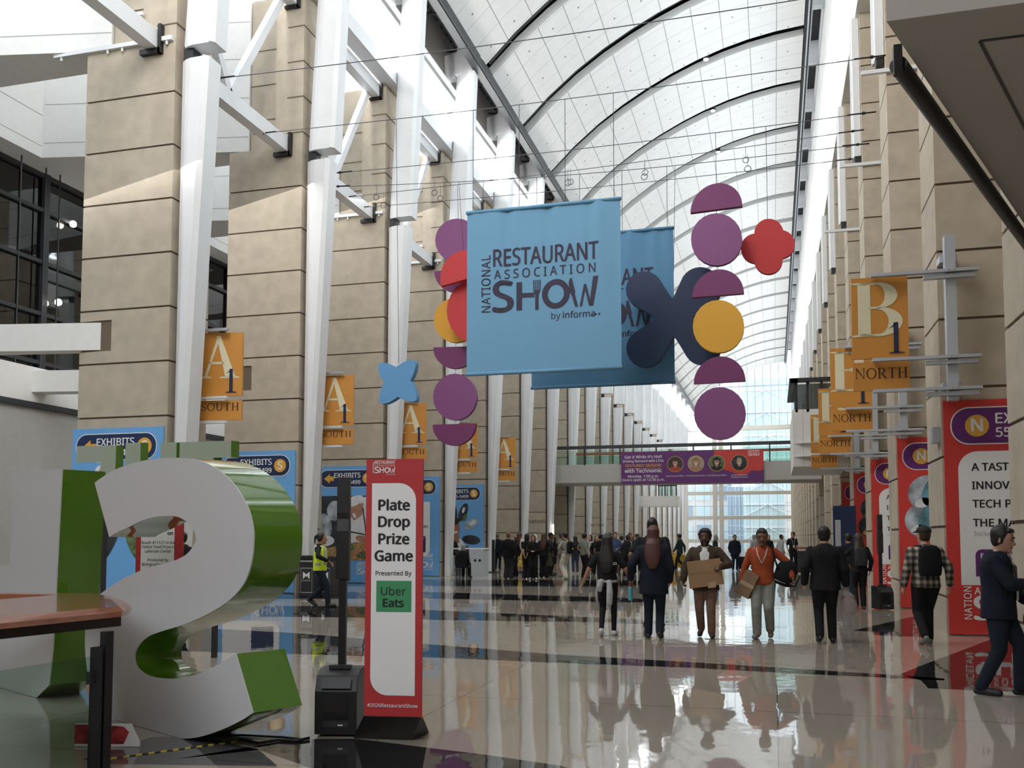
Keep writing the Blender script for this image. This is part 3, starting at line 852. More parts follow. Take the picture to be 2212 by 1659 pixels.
blab = ['pale blue pillar banner partly behind the big S letter, with arrow pill', 'blue pillar banner whose white text block shows beside the green S', 'blue pillar banner with a photo of a chef in whites plating food', 'blue pillar banner with white text block behind the red game sign', 'blue pillar banner with a laughing woman cut out in petal shapes']
for k in range(5):
    w, h = 2.42, 4.06
    t = thing('pillar_banner', (-14.35, YL(k) - .03, 0), blab[k], 'banner', 'blue exhibit banners on the south pillars')
    P = Panel((-15.58, YL(k) - .045, .02), LAT, UPZ, w, h)
    mb = MB(); mb.box((-15.58, YL(k) - .045, .02), (-13.16, YL(k) - .004, h + .02)); put(mb.build('banner_sheet', BLUEB), t)
    mb = MB(); exhibits_pill(P, mb, 0, 2, 1, '', '100–5499', 'S', k < 4); put(mb.build('wayfinding_pill', [NAVYB, WHT, GOLD]), t)
    if k in (1, 3):
        mb = MB(); P.rrect(mb, .16, .78, w - .42, 3.02, .3, .004, 0, 'b')
        for yy, s in ((2.72, 'ER'), (2.42, 'AL'), (1.95, 'IONS')): P.text(mb, s, w - (.72 if s != 'IONS' else .50), yy, .10, .008, 1, .03, align='r')
        P.rrect(mb, 1.1, .95, w - .60, 1.62, .06, .008, 2, 'bc'); P.text(mb, 'APP', w - .66, 1.49, .07, .011, 0, .03, align='r')
        put(mb.build('text_block', [WHT, INK, NAVYB]), t)
        mb = MB(); P.show_logo(mb, 1.1, .32, 1.05, .006, 0); put(mb.build('show_logo', WHT), t)
    elif k == 2:
        mb = MB(); S = lambda pts, m, l: P.shape(mb, pts, l, m)
        P.rect(mb, 0, .78, w, 3.02, .004, 0)
        S(ellipse(.25, 1.9, .35, .5), 6, .006); S(ellipse(.7, 2.5, .3, .35), 6, .007); S(ellipse(.3, 1.45, .4, .2), 1, .007)
        S([(1.15, 1.35), (.95, 1.9), (1.05, 2.4), (1.45, 2.9), (2.1, 3.02), (w, 3.02), (w, 1.3), (1.7, 1.25)], 1, .008)
        S([(1.18, 2.45), (1.45, 2.15), (1.75, 2.35), (1.8, 2.75), (1.4, 2.75)], 2, .012); S(ellipse(1.42, 2.83, .40, .17, 20), 1, .014); S(ellipse(1.46, 2.33, .05, .1, 30), 1, .014)
        S([(1.25, 1.75), (2.0, 1.62), (2.0, 1.66), (1.25, 1.80)], 0, .012); S([(1.9, 1.6), (1.95, 1.6), (1.80, 2.6), (1.75, 2.6)], 0, .012)
        S(ellipse(1.85, 1.48, .35, .13, -15), 2, .013); S([(.2, .78), (w, .78), (w, 1.35), (1.5, 1.4), (.9, 1.28), (.4, 1.2)], 3, .010)
        S(ellipse(1.3, 1.2, .2, .16), 4, .013); S(ellipse(1.9, .95, .35, .14), 4, .013); S(ellipse(1.0, .88, .17, .09), 2, .014); S(ellipse(1.5, 1.05, .17, .1), 2, .014)
        put(mb.build('chef_photo', PHOTO), t)
        mb = MB(); P.show_logo(mb, 1.55, .28, .8, .006, 0); P.text(mb, 'Show', 1.0, .33, .06, .006, 0); put(mb.build('show_logo', WHT), t)
    elif k == 4:
        mb = MB(); S = lambda pts, m, l: P.shape(mb, [(min(a * .9 + .42, 2.38), b) for a, b in pts], l, m)
        for cx, cy, rx, ry, ro, m in ((.5, 2.75, .26, .5, 10, 7), (1.1, 2.75, .22, .46, -25, 0), (1.55, 2.2, .20, .42, -62, 6), (1.55, 1.45, .22, .50, -95, 0), (1.35, .85, .22, .42, -140, 0)): S(ellipse(cx, cy, rx, ry, ro), m, .005 + .0005 * m)
        S(ellipse(1.62, 2.25, .1, .2, -60), 1, .012); S(ellipse(1.12, 2.85, .07, .15, -20), 1, .012); S(ellipse(1.2, 2.5, .1, .2, -20), 4, .012)
        S(ellipse(.62, 1.15, .55, .42), 1, .011); S([(.35, 1.3), (.9, 1.3), (.85, 1.75), (.4, 1.75)], 9, .013); S(ellipse(.62, 1.98, .30, .40), 9, .015); S(ellipse(.55, 2.34, .36, .2), 7, .016)
        S(ellipse(.66, 1.80, .14, .06, 10), 1, .018); S(ellipse(.52, 2.05, .04, .025), 7, .018); S(ellipse(.78, 2.07, .04, .025), 7, .018); S(ellipse(.28, 2.2, .12, .35), 7, .014)
        put(mb.build('portrait_photo', PHOTO + [SKIN2]), t)
    else:
        mb = MB(); S = lambda pts, m, l: P.shape(mb, pts, l, m)
        S(ellipse(.85, 2.85, .22, .38, 15), 1, .005); S(ellipse(.85, 2.95, .09, .2, 15), 5, .008); S(ellipse(.95, 1.55, .30, .75, -28), 0, .006); S(ellipse(.75, 1.75, .2, .5, -25), 5, .009); S(ellipse(1.75, 1.6, .25, .6, 20), 4, .006)
        put(mb.build('food_photo', PHOTO), t)

rlab = ['red pillar banner with white text block and FOLLOW box, beside the walker in dark jacket', 'red pillar banner with a large round photo cutout behind the man in plaid', 'red pillar banner with white text block beside the tall black speaker', 'narrow visible strip of red pillar banner with dark round photo cutouts', 'farthest strip of red pillar banner with white text block']
for k in range(5):
    w, h = 2.36, 3.83
    y = YR(k) - .045
    t = thing('pillar_banner', (3.9, y, 0), rlab[k], 'banner', 'red exhibit banners on the north pillars')
    P = Panel((2.73, y, .02), LAT, UPZ, w, h)
    mb = MB(); mb.box((2.73, y, .02), (2.73 + w, y + .04, h + .02)); put(mb.build('banner_sheet', REDB), t)
    mb = MB(); exhibits_pill(P, mb, 0, 2, 1, '', '5500–9', 'N', False, True); put(mb.build('wayfinding_pill', [PURPB, WHT, GOLD]), t)
    if k % 2 == 0:
        mb = MB(); P.rrect(mb, .20, .80, w - .05, 2.98, .30, .004, 0, 'd')
        for yy, s in ((2.66, 'A TASTE OF T'), (2.36, 'INNOVATION'), (2.06, 'TECH PAVILIO'), (1.75, 'THE MATCH PO')): P.text(mb, s, .40, yy, .115, .008, 1, .035)
        P.text(mb, 'Including: Pickleball, Sh', .41, 1.60, .066, .008, 2); put(mb.build('text_block', [WHT, INK, GREYW]), t)
        mb = MB(); P.rrect(mb, .42, .94, 1.6, 1.76 - .38, .10, .010, 0, 'd')
        P.text(mb, 'FOLLOW', .50, 1.235, .075, .013, 1, .04, sx=1.25); P.rect(mb, .50, 1.185, 1.4, 1.198, .013, 2)
        for j in range(5):
            yy = 1.135 - .045 * j; P.disc(mb, .52, yy, .019, .013, 1, 14); P.text(mb, '@NationalRest', .57, yy - .012, .024, .013, 1)
            if j == 0: P.text(mb, 'f', .52, yy - .014, .026, .016, 0, .03, align='c')
            elif j in (1, 2, 4): P.rrect(mb, .509, yy - .009, .531, yy + .009, .004, .016, 0)
            else: P.text(mb, '♪' if False else 'd', .52, yy - .010, .022, .016, 0, .03, align='c')
        put(mb.build('follow_box', [PURPB, WHT, GOLD]), t)
    else:
        mb = MB(); a, b, c = (6, 8, 0) if k == 1 else (0, 6, 3)
        for q, (cx, cy, r) in enumerate(((.62, 2.55, .42), (.52, 1.95, .40), (1.35, 2.5, .42), (1.3, 1.85, .40))):
            P.shape(mb, ellipse(cx, cy, r, r), .005 + .001 * q, a); P.shape(mb, ellipse(cx + .08, cy + .05, r * .45, r * .8, -20), .012, b); P.shape(mb, ellipse(cx - .12, cy - .2, r * .4, r * .25, 20), .012, 1 if k == 1 else c)
        put(mb.build('photo_cutout', PHOTO), t)
    mb = MB(); P.show_logo(mb, .24, .24, 1.45, .006, 0); put(mb.build('show_logo', WHT), t)

# ---------------------------------------------------------------- cables across the hall
CAB = mat('steel_cable', (.10, .10, .11), .5)
cl = ['highest steel cable, running up out of the picture', 'second steel cable from above, ending at the overhang', 'steel cable just under the second one, ending at the second north pillar', 'slack steel cable with hanging rings', 'steel cable tied to the truss above the light bar', 'lowest steel cable, passing over the big blue banner']
ends = [((450, 172), (1690, 0), 19.0), ((548, 290), (1965, 113), 23.0), ((714, 375), (1907, 240), 25.2), ((712, 404), (1905, 308), 27.0), ((729, 428), (1907, 275), 28.4), ((758, 450), (1905, 337), 29.6)]
CABLES = []
for i, (a, b, Y) in enumerate(ends):
    A = onX(a[0], a[1], -12.6) if i == 0 else onX(a[0], a[1], -13.5)
    A = onY(a[0], a[1], Y); B = onY(b[0], b[1], Y); B = A + (B - A) * ((2.7 - A.x) / (B.x - A.x))
    t = thing('cable', A, cl[i], 'cable', 'steel cables spanning the hall')
    mb = MB(); pts = [A + (B - A) * (s / 24) - UPZ * (.10 if i != 3 else .22) * sin(pi * s / 24) for s in range(25)]
    CABLES.append(pts); mb.tube(pts, .011, n=5); put(mb.build('wire', CAB), t)
    for e, s in ((A, 1), (B, -1)):
        mb = MB(); d = (B - A).normalized() * s; mb.tube([e, e + d * .25, e + d * .3, e + d * .36, e + d * .7], [.02, .02, .045, .02, .018], n=6); put(mb.build('turnbuckle', BLACK), t)
    if i in (3, 4):
        for u in (.10, .22, .48, .62, .80):
            mb = MB(); c = A + (B - A) * u - UPZ * .45; mb.tube([c + Vector((.09 * cos(2 * pi * q / 14), 0, .09 * sin(2 * pi * q / 14))) for q in range(15)], .012, n=5); mb.tube([c + UPZ * .09, c + UPZ * .42], .006, n=4)
            put(mb.build('ring', CAB), t)


def cable_point(x, Y):
    """the point above x on the cable nearest to Y"""
    pts = min(CABLES[1:], key=lambda p: abs(p[0].y - Y))
    for a, b in zip(pts, pts[1:]):
        if a.x <= x <= b.x: return a + (b - a) * ((x - a.x) / (b.x - a.x))
    return pts[-1]


# ---------------------------------------------------------------- hanging banners and ornaments
def cloth(name, c, label, mats, depth, seed):
    """c: pixel corners TL TR BR BL at hall position depth"""
    q = [onY(*p, depth) for p in c]
    x0, x1 = (q[0].x + q[3].x) / 2, (q[1].x + q[2].x) / 2; z0, z1 = (q[2].z + q[3].z) / 2, (q[0].z + q[1].z) / 2
    t = thing('hanging_banner', ((x0 + x1) / 2, depth, z1), label, 'banner')
    rnd = random.Random(seed); ph = [rnd.uniform(0, 6) for _ in range(6)]; NX, NZ = 60, 30; mb = MB(); rows = []

    def wob(u, v): return (.018 * v * sin(26 * u + ph[0]) + .014 * v * sin(47 * u + 3 * v + ph[1]) + .02 * sin(7 * u + ph[2]) * v + .010 * sin(70 * u + ph[3]) * v * v)
    for j in range(NZ + 1):
        v = j / NZ; rows.append([(x0 + (x1 - x0) * i / NX, depth + wob(i / NX, v), z0 + (z1 - z0) * v) for i in range(NX + 1)])
    mb.loft(rows, 0, caps=False, closed=False); put(mb.build('cloth', mats, smooth=True), t)
    mb = MB(); mb.tube([(x0 - .02, depth, z1), (x1 + .02, depth, z1)], .05); put(mb.build('top_hem', mats, smooth=True), t)
    mb = MB(); mb.tube([(x0 - .02, depth, z0), (x1 + .02, depth, z0)], .05); put(mb.build('bottom_hem', mats, smooth=True), t)
    P = Panel((x0, depth, z0), LAT, UPZ, x1 - x0, z1 - z0); mb = MB(); P.show_logo(mb, .105 * P.w, .37 * P.h, .755 * P.w, .05, 0)
    # printed on the cloth: the lettering follows its folds
    mb.v = [(x, depth + wob((x - x0) / (x1 - x0), (z - z0) / (z1 - z0)) - .008, z) for x, y_, z in mb.v]
    put(mb.build('show_logo', mat('navy_print', (.03, .025, .055), .7)), t)
    mb = MB()
    for u in (.04, .35, .65, .96): xw = x0 + (x1 - x0) * u; mb.tube([(xw, depth, z1), cable_point(xw, depth)], .008, n=4)
    put(mb.build('hanging_wire', DARK), t)
    return t


CLOTH = mat('blue_cloth', (.145, .33, .51), .75)
cloth('hanging_banner', [(1011, 459), (1343, 430), (1340, 797), (1006, 806)], 'large pale blue cloth banner with the dark show logo, in front', CLOTH, 23.0, 1)
cloth('hanging_banner', [(1150, 515), (1456, 495), (1456, 826), (1146, 838)], 'deeper blue cloth banner half hidden behind the larger one', mat('deep_blue_cloth', (.095, .245, .41), .75), 27.0, 2)

PURP = mat('purple_foam', (.22, .065, .20), .6); PURPD = mat('plum_foam', (.17, .03, .125), .6); REDF = mat('red_foam', (.52, .03, .035), .6); YELF = mat('yellow_foam', (.70, .36, .03), .6); NAVF = mat('navy_foam', (.008, .025, .075), .6); BLUF = mat('blue_foam', (.11, .30, .55), .6)


LASTZ = {}


def ornament(name, pts, Y, m, label, cat='ornament', thick=.16, rot=0, wire=True, group=None, chain=None):
    """pts: outline in pixels, cut from a board that hangs across the hall at Y"""
    P3 = [onY(x, y, Y) for x, y in pts]; c = sum(P3, Vector()) / len(P3)
    n = Vector((sin(radians(rot)), cos(radians(rot)), 0))
    P3 = [p + Vector((0, -(p.x - c.x) * math.tan(radians(rot)), 0)) for p in P3]
    mb = MB(); mb.prism(P3, n * thick)
    o = mb.build(name, m, loc=c); tag(o, label, cat, group)
    if wire:
        top = max(p.z for p in P3)
        end = cable_point(c.x, Y)
        if chain in LASTZ: end = Vector((c.x, Y + thick / 2, max(LASTZ[chain], top)))
        if chain: LASTZ[chain] = min(p.z for p in P3) + .2
        w = MB(); w.tube([(c.x, Y + thick / 2, top - .05), end], .007, n=4); put(w.build('hanging_wire', DARK), o)
    return o


def star_outline(c, lobes, n=96):
    """outline of the union of discs that all see the centre c: lobes (x, y, r) or tapered arms (x, y, r, r0)"""
    out = []
    for i in range(n):
        a = 2 * pi * i / n; d = (cos(a), sin(a)); best = 0
        for lb in lobes:
            steps = [(lb[0], lb[1], lb[2])]
            if len(lb) == 4: steps = [(c[0] + (lb[0] - c[0]) * s / 12, c[1] + (lb[1] - c[1]) * s / 12, lb[3] + (lb[2] - lb[3]) * (s / 12) ** 1.4) for s in range(13)]
            for x, y, r in steps:
                ox, oy = x - c[0], y - c[1]; b = ox * d[0] + oy * d[1]; q = b * b - (ox * ox + oy * oy) + r * r
                if q >= 0 and b + sqrt(q) > best: best = b + sqrt(q)
        out.append((c[0] + d[0] * best, c[1] + d[1] * best))
    return out


def half(cx, cy, r, up, tilt=0, ry=None, n=30):
    out = []
    for i in range(n + 1):
        a = pi * i / n; x, y = r * cos(a), (-1 if up else 1) * (ry or r) * sin(a); out.append((cx + x, cy + y + tilt * x))
    return out


G1 = 'purple and yellow boards in the hanging string beside the navy petals'
YO = 25.2
ornament('half_disc', half(1547.5, 452, 56, True, -.13), YO, PURPD, 'plum half disc at the very top of the string right of the banners', chain='north')
ornament('disc', ellipse(1548, 517, 55.5, 56.5), YO, PURP, 'purple disc under the topmost half disc, touching the red clover shape', chain='north')
ornament('half_disc', half(1551, 638, 56, True, -.08), YO, PURPD, 'plum half disc overlapping the navy petals, above the yellow disc', chain='north')
ornament('disc', ellipse(1552, 705, 55.5, 57), YO, YELF, 'whole yellow disc hanging in front of the navy petals', chain='north')
ornament('half_disc', half(1554.5, 826, 56, True, -.055), YO, PURPD, 'plum half disc between the yellow disc and lowest purple disc', chain='north')
ornament('disc', ellipse(1555, 893, 56, 57), YO, PURP, 'lowest purple disc, hanging above the purple session banner', chain='north')
ornament('clover_shape', star_outline((1659, 531), [(1661, 504, 31.5), (1687, 527, 30), (1660, 561, 30.5), (1632, 536, 31.5), (1659, 531, 24)]), YO + .6, REDF, 'dark red four-lobed clover shape hanging beside the purple disc')
ornament('petal_shape', star_outline((1455, 686), [(1392, 626, 40, 24), (1513, 622, 45, 24), (1394, 752, 41, 24), (1517, 745, 42, 24)], 140), 26.2, NAVF, 'navy four-petal shape in front of the rear blue banner', thick=.2)
YO = 28.4
ornament('disc', ellipse(988, 519.5, 48, 47.5), YO, PURP, 'purple disc at the upper edge of the big pale blue banner', chain='south')
ornament('half_disc', half(985, 584, 47, False, -.03), YO, PURPD, 'plum half disc mostly covered by the red half disc', chain='south')
ornament('disc', ellipse(984, 691.5, 47, 48.5), YO, YELF, 'yellow disc partly covered by the large red disc', chain='south')
ornament('half_disc', half(983, 749, 47, False, -.03), YO, PURPD, 'plum half disc under the half hidden yellow disc', chain='south')
ornament('disc', ellipse(982.5, 857.5, 47, 50.5), YO, PURP, 'purple disc hanging free below the corner of the big banner', chain='south')
ornament('half_disc', half(981, 916, 46.5, False, -.03), YO, PURPD, 'lowest plum half disc, overlapping an orange A 1 sign', chain='south')
ornament('half_disc', [(1009 + 58 * cos(radians(a)), 602 + 62 * sin(radians(a))) for a in range(165, 346, 6)], 27.4, REDF, 'red half disc peeking out behind the big banner')
ornament('disc', ellipse(1032, 672, 67, 71), 27.8, REDF, 'large red disc mostly hidden behind the big banner')
st = []
for (tx, ty), (nx, ny) in zip(((896, 779), (899, 865), (821, 871), (818, 786)), ((886, 822), (859, 857), (829, 826), (855, 793))):
    tip, nt_ = (tx, ty), (nx, ny)
    cxy = (858, 825)
    for s in range(8):
        u = s / 8; bx, by = tip[0] + (nt_[0] - tip[0]) * u, tip[1] + (nt_[1] - tip[1]) * u
        k = .16 * sin(pi * u); st.append((bx + (bx - cxy[0]) * k, by + (by - cxy[1]) * k))
    nxt = {(896, 779): (899, 865), (899, 865): (821, 871), (821, 871): (818, 786), (818, 786): (896, 779)}[tip]
    for s in range(8):
        u = s / 8; bx, by = nt_[0] + (nxt[0] - nt_[0]) * u, nt_[1] + (nxt[1] - nt_[1]) * u
        k = .16 * sin(pi * u); st.append((bx + (bx - cxy[0]) * k, by + (by - cxy[1]) * k))
ornament('star_shape', st, 23.2, BLUF, 'blue four-pointed star shape hanging before the third pillar', thick=.22)

for k in (0, 2, 3):
    y = YL(k) - .09; mb = MB(); mb.box((-16.4, y, 13.02), (-13.15, y + .09, 13.12))
    for x in (-16.2, -14.9, -14.5, -13.3): mb.tube([(x, y + .04, 12.93), (x, y + .04, 13.02)], .03, n=6)
    mb.box((-14.05, y + .02, 13.1), (-14.01, y + .06, 13.75)); mb.box((-14.15, y, 13.72), (-13.95, y + .08, 13.8))
    tag(mb.build('light_bar', STEEL, loc=(-14.8, y, 13)), {0: 'thin white light bar at the top of the nearest pillar', 2: 'thin white light bar at the top of the third pillar, behind the cables', 3: 'thin white light bar behind the red hanging shapes'}[k], 'light', 'white light bars on the south pillars')
for k, lb in ((0, 'white light bar on the pillar under the grey overhang'), (1, 'white light bar on the second north pillar'), (2, 'short white light bar on the third north pillar')):
    y = YR(k) + (5.6 if False else .1); p = onY({0: 1985, 1: 1912, 2: 1862}[k], {0: 146, 1: 352, 2: 496}[k], YR(k + 1) - .095)
    mb = MB(); mb.box((p.x - 1.25, p.y, p.z), (p.x + .5, p.y + .09, p.z + .09)); tag(mb.build('light_bar', STEEL, loc=p), lb, 'light', 'white light bars on the north pillars')
LAMPW = mat('lamp_glow', (1, .97, .9), .4, emit=9)
for (x, y), k, lb in (((1525, 128), 5, 'small black spotlight on the arch, highest of three'), ((1540, 239), 6, 'small black spotlight on the arch, middle of three'), ((1551, 328), 7, 'small black spotlight on the arch, lowest of three')):
    p = onY(x, y, YL(k) + 1.1)
    t = thing('spotlight', p, lb, 'lamp', 'spotlights along the roof arches'); mb = MB(); mb.cyl(p + Vector((0, 0, 0)), .16, .5, 0, 14); put(mb.build('housing', BLACK), t)
    mb = MB(); mb.cyl(p - Vector((0, 0, .03)), .13, .03, 0, 14); put(mb.build('lens', LAMPW), t)
for (x, y), lb in (((126, 653), 'bright round lamp glowing behind the dark curtain wall'), ((158, 484), 'small bright lamp higher up behind the dark curtain wall'), ((428, 602), 'bright lamp seen between the first two pillars')):
    p = onX(x, y, -21.95); mb = MB(); mb.ball(p, .11); tag(mb.build('wall_lamp', LAMPW, smooth=True, loc=p), lb, 'lamp')

# ---------------------------------------------------------------- footbridge with session banner
YBR = 57.0
t = thing('footbridge', (-5, YBR, 4.93), 'pale footbridge with dark handrail crossing the hall', 'bridge')
mb = MB(); mb.box((-16, YBR, 4.93), (2.7, YBR + 4, 6.05)); put(mb.build('deck', mat('bridge_plaster', (.50, .49, .46), .8)), t)
mb = MB(); mb.box((-16, YBR, 7.0), (2.7, YBR + .16, 7.2)); put(mb.build('handrail', DARK), t)
mb = MB(); mb.box((-16, YBR + 3.9, 6.95), (2.7, YBR + 4.05, 7.12)); put(mb.build('handrail', WOOD), t)
mb = MB(); mb.box((-16, YBR, 6.05), (2.7, YBR + .015, 6.9)); put(mb.build('glass_panel', GLASSR), t)
mb = MB(); mb.box((-16, YBR + 3.95, 6.05), (2.7, YBR + 3.965, 6.9)); put(mb.build('glass_panel', GLASSR), t)
for i in range(9):
    mb = MB(); mb.box((-15.6 + i * 2.2, YBR - .03, 6.0), (-15.52 + i * 2.2, YBR + .05, 7.05)); put(mb.build('baluster', BLACK), t)
YS = YBR - .13
a, b = onY(1342, 1046, YS), onY(1649, 970, YS)
P = Panel((a.x, YS, a.z), LAT, UPZ, b.x - a.x, b.z - a.z); w, h = P.w, P.h
t = thing('session_banner', (a.x + w / 2, YS, a.z), 'wide purple and red banner with four portraits on the footbridge', 'banner')
mb = MB(); mb.box((a.x, YS + .005, a.z), (b.x, YS + .10, b.z)); put(mb.build('banner_sheet', PURPB), t)
mb = MB(); P.shape(mb, [(w * .66, h), (w * .665, h * .8), (w * .69, h * .55), (w * .73, h * .40), (w * .78, h * .33), (w * .84, h * .20), (w * .90, h * .28), (w * .915, h * .36), (w * .97, h * .34), (w, h * .40), (w, h)], .008, 0); put(mb.build('red_field', REDB), t)
mb = MB(); c = .16 * w
for s, yy, sz, bo in (('Get it While it’s Hot!', .80, .085, .02), ('Driving Demand with LTOs', .68, .068, .02), ('with Technomic', .355, .105, .03), ('Monday, 1:00 p.m.', .20, .075, .02), ('Doors open at 12:30 p.m.', .09, .075, .02)): P.text(mb, s, c, yy * h, sz * h, .012, 0, bo, align='c')
P.text(mb, 'FEATURED SESSION', c, .535 * h, .075 * h, .012, 1, .03, align='c', width=.255 * w); P.rect(mb, c - .127 * w, .475 * h, c + .127 * w, .487 * h, .012, 1)
P.show_logo(mb, .895 * w, .80 * h, .078 * w, .012, 0, False)
put(mb.build('lettering', [WHT, GOLD]), t)
SKN = [mat('portrait_skin', (.50, .27, .19), .6), mat('portrait_light', (.60, .36, .27), .6)]
hairs = [mat('portrait_brown', (.06, .025, .015), .6), mat('portrait_blond', (.28, .17, .08), .6), INK, GREYW]
tops = [mat('portrait_red', (.40, .05, .03), .6), PHOTO[2], INK, INK]; backs = [mat('portrait_back', (.05, .045, .04), .6), mat('portrait_tan', (.40, .33, .25), .6), PHOTO[4], PHOTO[0]]
caps = [('Chief Executive Officer,', ''), ('Chief Marketing Officer,', ''), ('Chief Marketing Officer,', ''), ('Session Moderator', 'Managing Principal,')]
for i, u in enumerate((.389, .535, .68, .835)):
    cx, cy, r = u * w, .60 * h, .235 * h
    mb = MB(); P.disc(mb, cx, cy, r * 1.06, .013, 0); P.disc(mb, cx, cy, r, .015, 1); S = lambda pts, m, l: P.shape(mb, pts, l, m)
    S([(cx + r * .98 * cos(radians(q)), cy + r * .98 * sin(radians(q))) for q in range(215, 326, 10)] + [(cx + .3 * r, cy - .28 * r), (cx - .3 * r, cy - .28 * r)], 2, .017)
    if i < 3: S(ellipse(cx, cy + .18 * r, .52 * r, .62 * r), 3, .018)
    S([(cx - .16 * r, cy - .45 * r), (cx + .16 * r, cy - .45 * r), (cx + .16 * r, cy), (cx - .16 * r, cy)], 4, .019); S(ellipse(cx, cy + .16 * r, .33 * r, .44 * r), 4, .020)
    S(ellipse(cx, cy + .52 * r, .36 * r, .16 * r), 3, .022) if i < 3 else S(ellipse(cx, cy + .54 * r, .3 * r, .08 * r), 3, .022)
    S(ellipse(cx, cy - .06 * r, .14 * r, .045 * r), 5, .024); S(ellipse(cx - .14 * r, cy + .22 * r, .05 * r, .03 * r), 6, .024); S(ellipse(cx + .14 * r, cy + .22 * r, .05 * r, .03 * r), 6, .024)
    put(mb.build('portrait', [GOLD, backs[i], tops[i], hairs[i], SKN[i % 2], WHT, INK]), t)
    mb = MB()
    for q, s in enumerate(caps[i]):
        if s: P.text(mb, s, cx, (.21 - .065 * q) * h, .036 * h, .013, 0, .01, align='c')
    put(mb.build('caption', WHT), t)

# ---------------------------------------------------------------- balconies
Yb = 36.4
z0, z1, z2 = onY(1712, 1008, Yb).z, onY(1712, 885, Yb).z, onY(1712, 819, Yb).z
xb = onY(1712, 885, Yb).x
t = thing('balcony', (1.7, Yb, z0), 'white balcony with dark glass railing and deep handrail on the north side', 'balcony')
mb = MB(); mb.box((xb, Yb, z0), (2.7, Yb + 5.5, z1)); mb.box((xb + .35, Yb - .006, z0), (xb + .362, Yb, z1), 1); put(mb.build('parapet', [WHITE, GREYW]), t)
mb = MB(); mb.box((xb - .05, Yb - .22, z2 - .13), (2.7, Yb + .12, z2)); mb.box((xb - .1, Yb - .22, z2 - .13), (xb + .2, Yb + 5.5, z2)); put(mb.build('handrail', BLACK), t)
mb = MB(); mb.box((xb + .08, Yb + .03, z1), (2.7, Yb + .06, z2 - .2)); mb.box((xb + .06, Yb + .03, z1), (xb + .08, Yb + 5.4, z2 - .2)); put(mb.build('glass_panel', GLASSD), t)
for x in (xb + .1, xb + .5, xb + 1.0, xb + 1.5):
    mb = MB(); mb.box((x, Yb, z1 - .1), (x + .09, Yb + .1, z2 - .1)); put(mb.build('baluster', BLACK), t)
for yy in (957, 986):
    p = onY(1716, yy, Yb - .3); mb = MB(); mb.prism([(p.x, Yb, p.z), (2.7, Yb, p.z), (2.7, Yb - .6, p.z), (p.x + .3, Yb - .2, p.z)], (0, 0, .05)); put(mb.build('canopy', WHITE), t)
Yb = 92.0
p0, p1, p2 = onY(1421, 1094, Yb), onY(1463, 1071, Yb), onY(1463, 1047, Yb)
t = thing('balcony', ((p0.x + p1.x) / 2, Yb, p0.z), 'small white balcony with dark framed glass beyond the footbridge', 'balcony')
mb = MB(); mb.box((-13.2, Yb, p0.z), (p1.x, Yb + 2.5, p1.z)); put(mb.build('parapet', WHITE), t)
mb = MB(); mb.box((p0.x + .05, Yb + .05, p1.z), (p1.x - .1, Yb + .08, p2.z)); put(mb.build('glass_panel', GLASSR), t)
mb = MB()
for u in (0, .36, .70, 1.0): mb.box((p0.x + .05 + u * (p1.x - p0.x - .2), Yb, p1.z), (p0.x + .15 + u * (p1.x - p0.x - .2), Yb + .1, p2.z))
mb.box((p0.x, Yb, p2.z - .12), (p1.x - .1, Yb + .12, p2.z)); put(mb.build('frame', BLACK), t)
# engraved word on two pillars
for k, x0_, lb in ((6, 1135, 'ELEVATORS'), (8, 1270, 'ELEVATORS')):
    p = onY(x0_ - 6, 1130 if k == 6 else 1137, YL(k) - .02); P = Panel((max(p.x, -15.4), YL(k) - .006, p.z), LAT, UPZ, 2, .3); mb = MB(); P.text(mb, lb, 0, 0, .15, .004, 0, .03, 1.5, width=1.35); structure(mb.build('pillar_lettering', INK))
# ================================================================ things in the foreground and along the walls
GREEN = mat('green_gloss', (.085, .20, .015), .12, coat=.8); FACE = mat('white_letter_face', (.60, .61, .63), .35); PALEG = mat('pale_green_face', (.46, .53, .42), .5)
# ---------------------------------------------------------------- giant letters

LN = (RGT * (2945 - CXP) / FPX + Vector((FWD.x, FWD.y, 0)).normalized()).normalized()
LP0 = onZ(400, 1597)
S_PX = [(207, 1043), (222, 1032), (239, 1021), (254, 1013.5), (270.5, 1007), (308.5, 996), (347.6, 990.5), (389, 989), (428, 993), (454, 1003.5), (478, 1017.7), (504, 1041.5), (525.5, 1072), (541, 1104.5), (549.4, 1141), (550.5, 1169.6), (547, 1206.5), (538.5, 1241), (522.6, 1270.7), (491.9, 1301.5), (445.7, 1329), (399.6, 1349), (353.5, 1363), (322.8, 1375), (302.8, 1393.7), (293.6, 1415), (296.6, 1436.7), (310.5, 1452), (332, 1462), (369, 1466), (399.6, 1463), (439.6, 1452), (479.6, 1432), (511.8, 1412), (548.7, 1539.7), (522.6, 1556.6), (479.6, 1576.6), (430.4, 1592), (378, 1596.6), (322.8, 1592), (282.8, 1579.7), (261, 1566), (239.8, 1547.4), (222, 1530), (203, 1500), (190, 1440), (186, 1380), (190, 1335), (200, 1306), (215, 1287.6), (226, 1278), (254, 1258.5), (286.8, 1241), (330, 1224), (373.6, 1213), (401.8, 1200), (417, 1184.8), (425.7, 1167.4), (424.6, 1154), (417, 1137), (401.8, 1124), (384.5, 1116), (362.8, 1114.7), (338.9, 1116.4), (308.5, 1125), (276, 1141), (254, 1151), (238.6, 1160)]


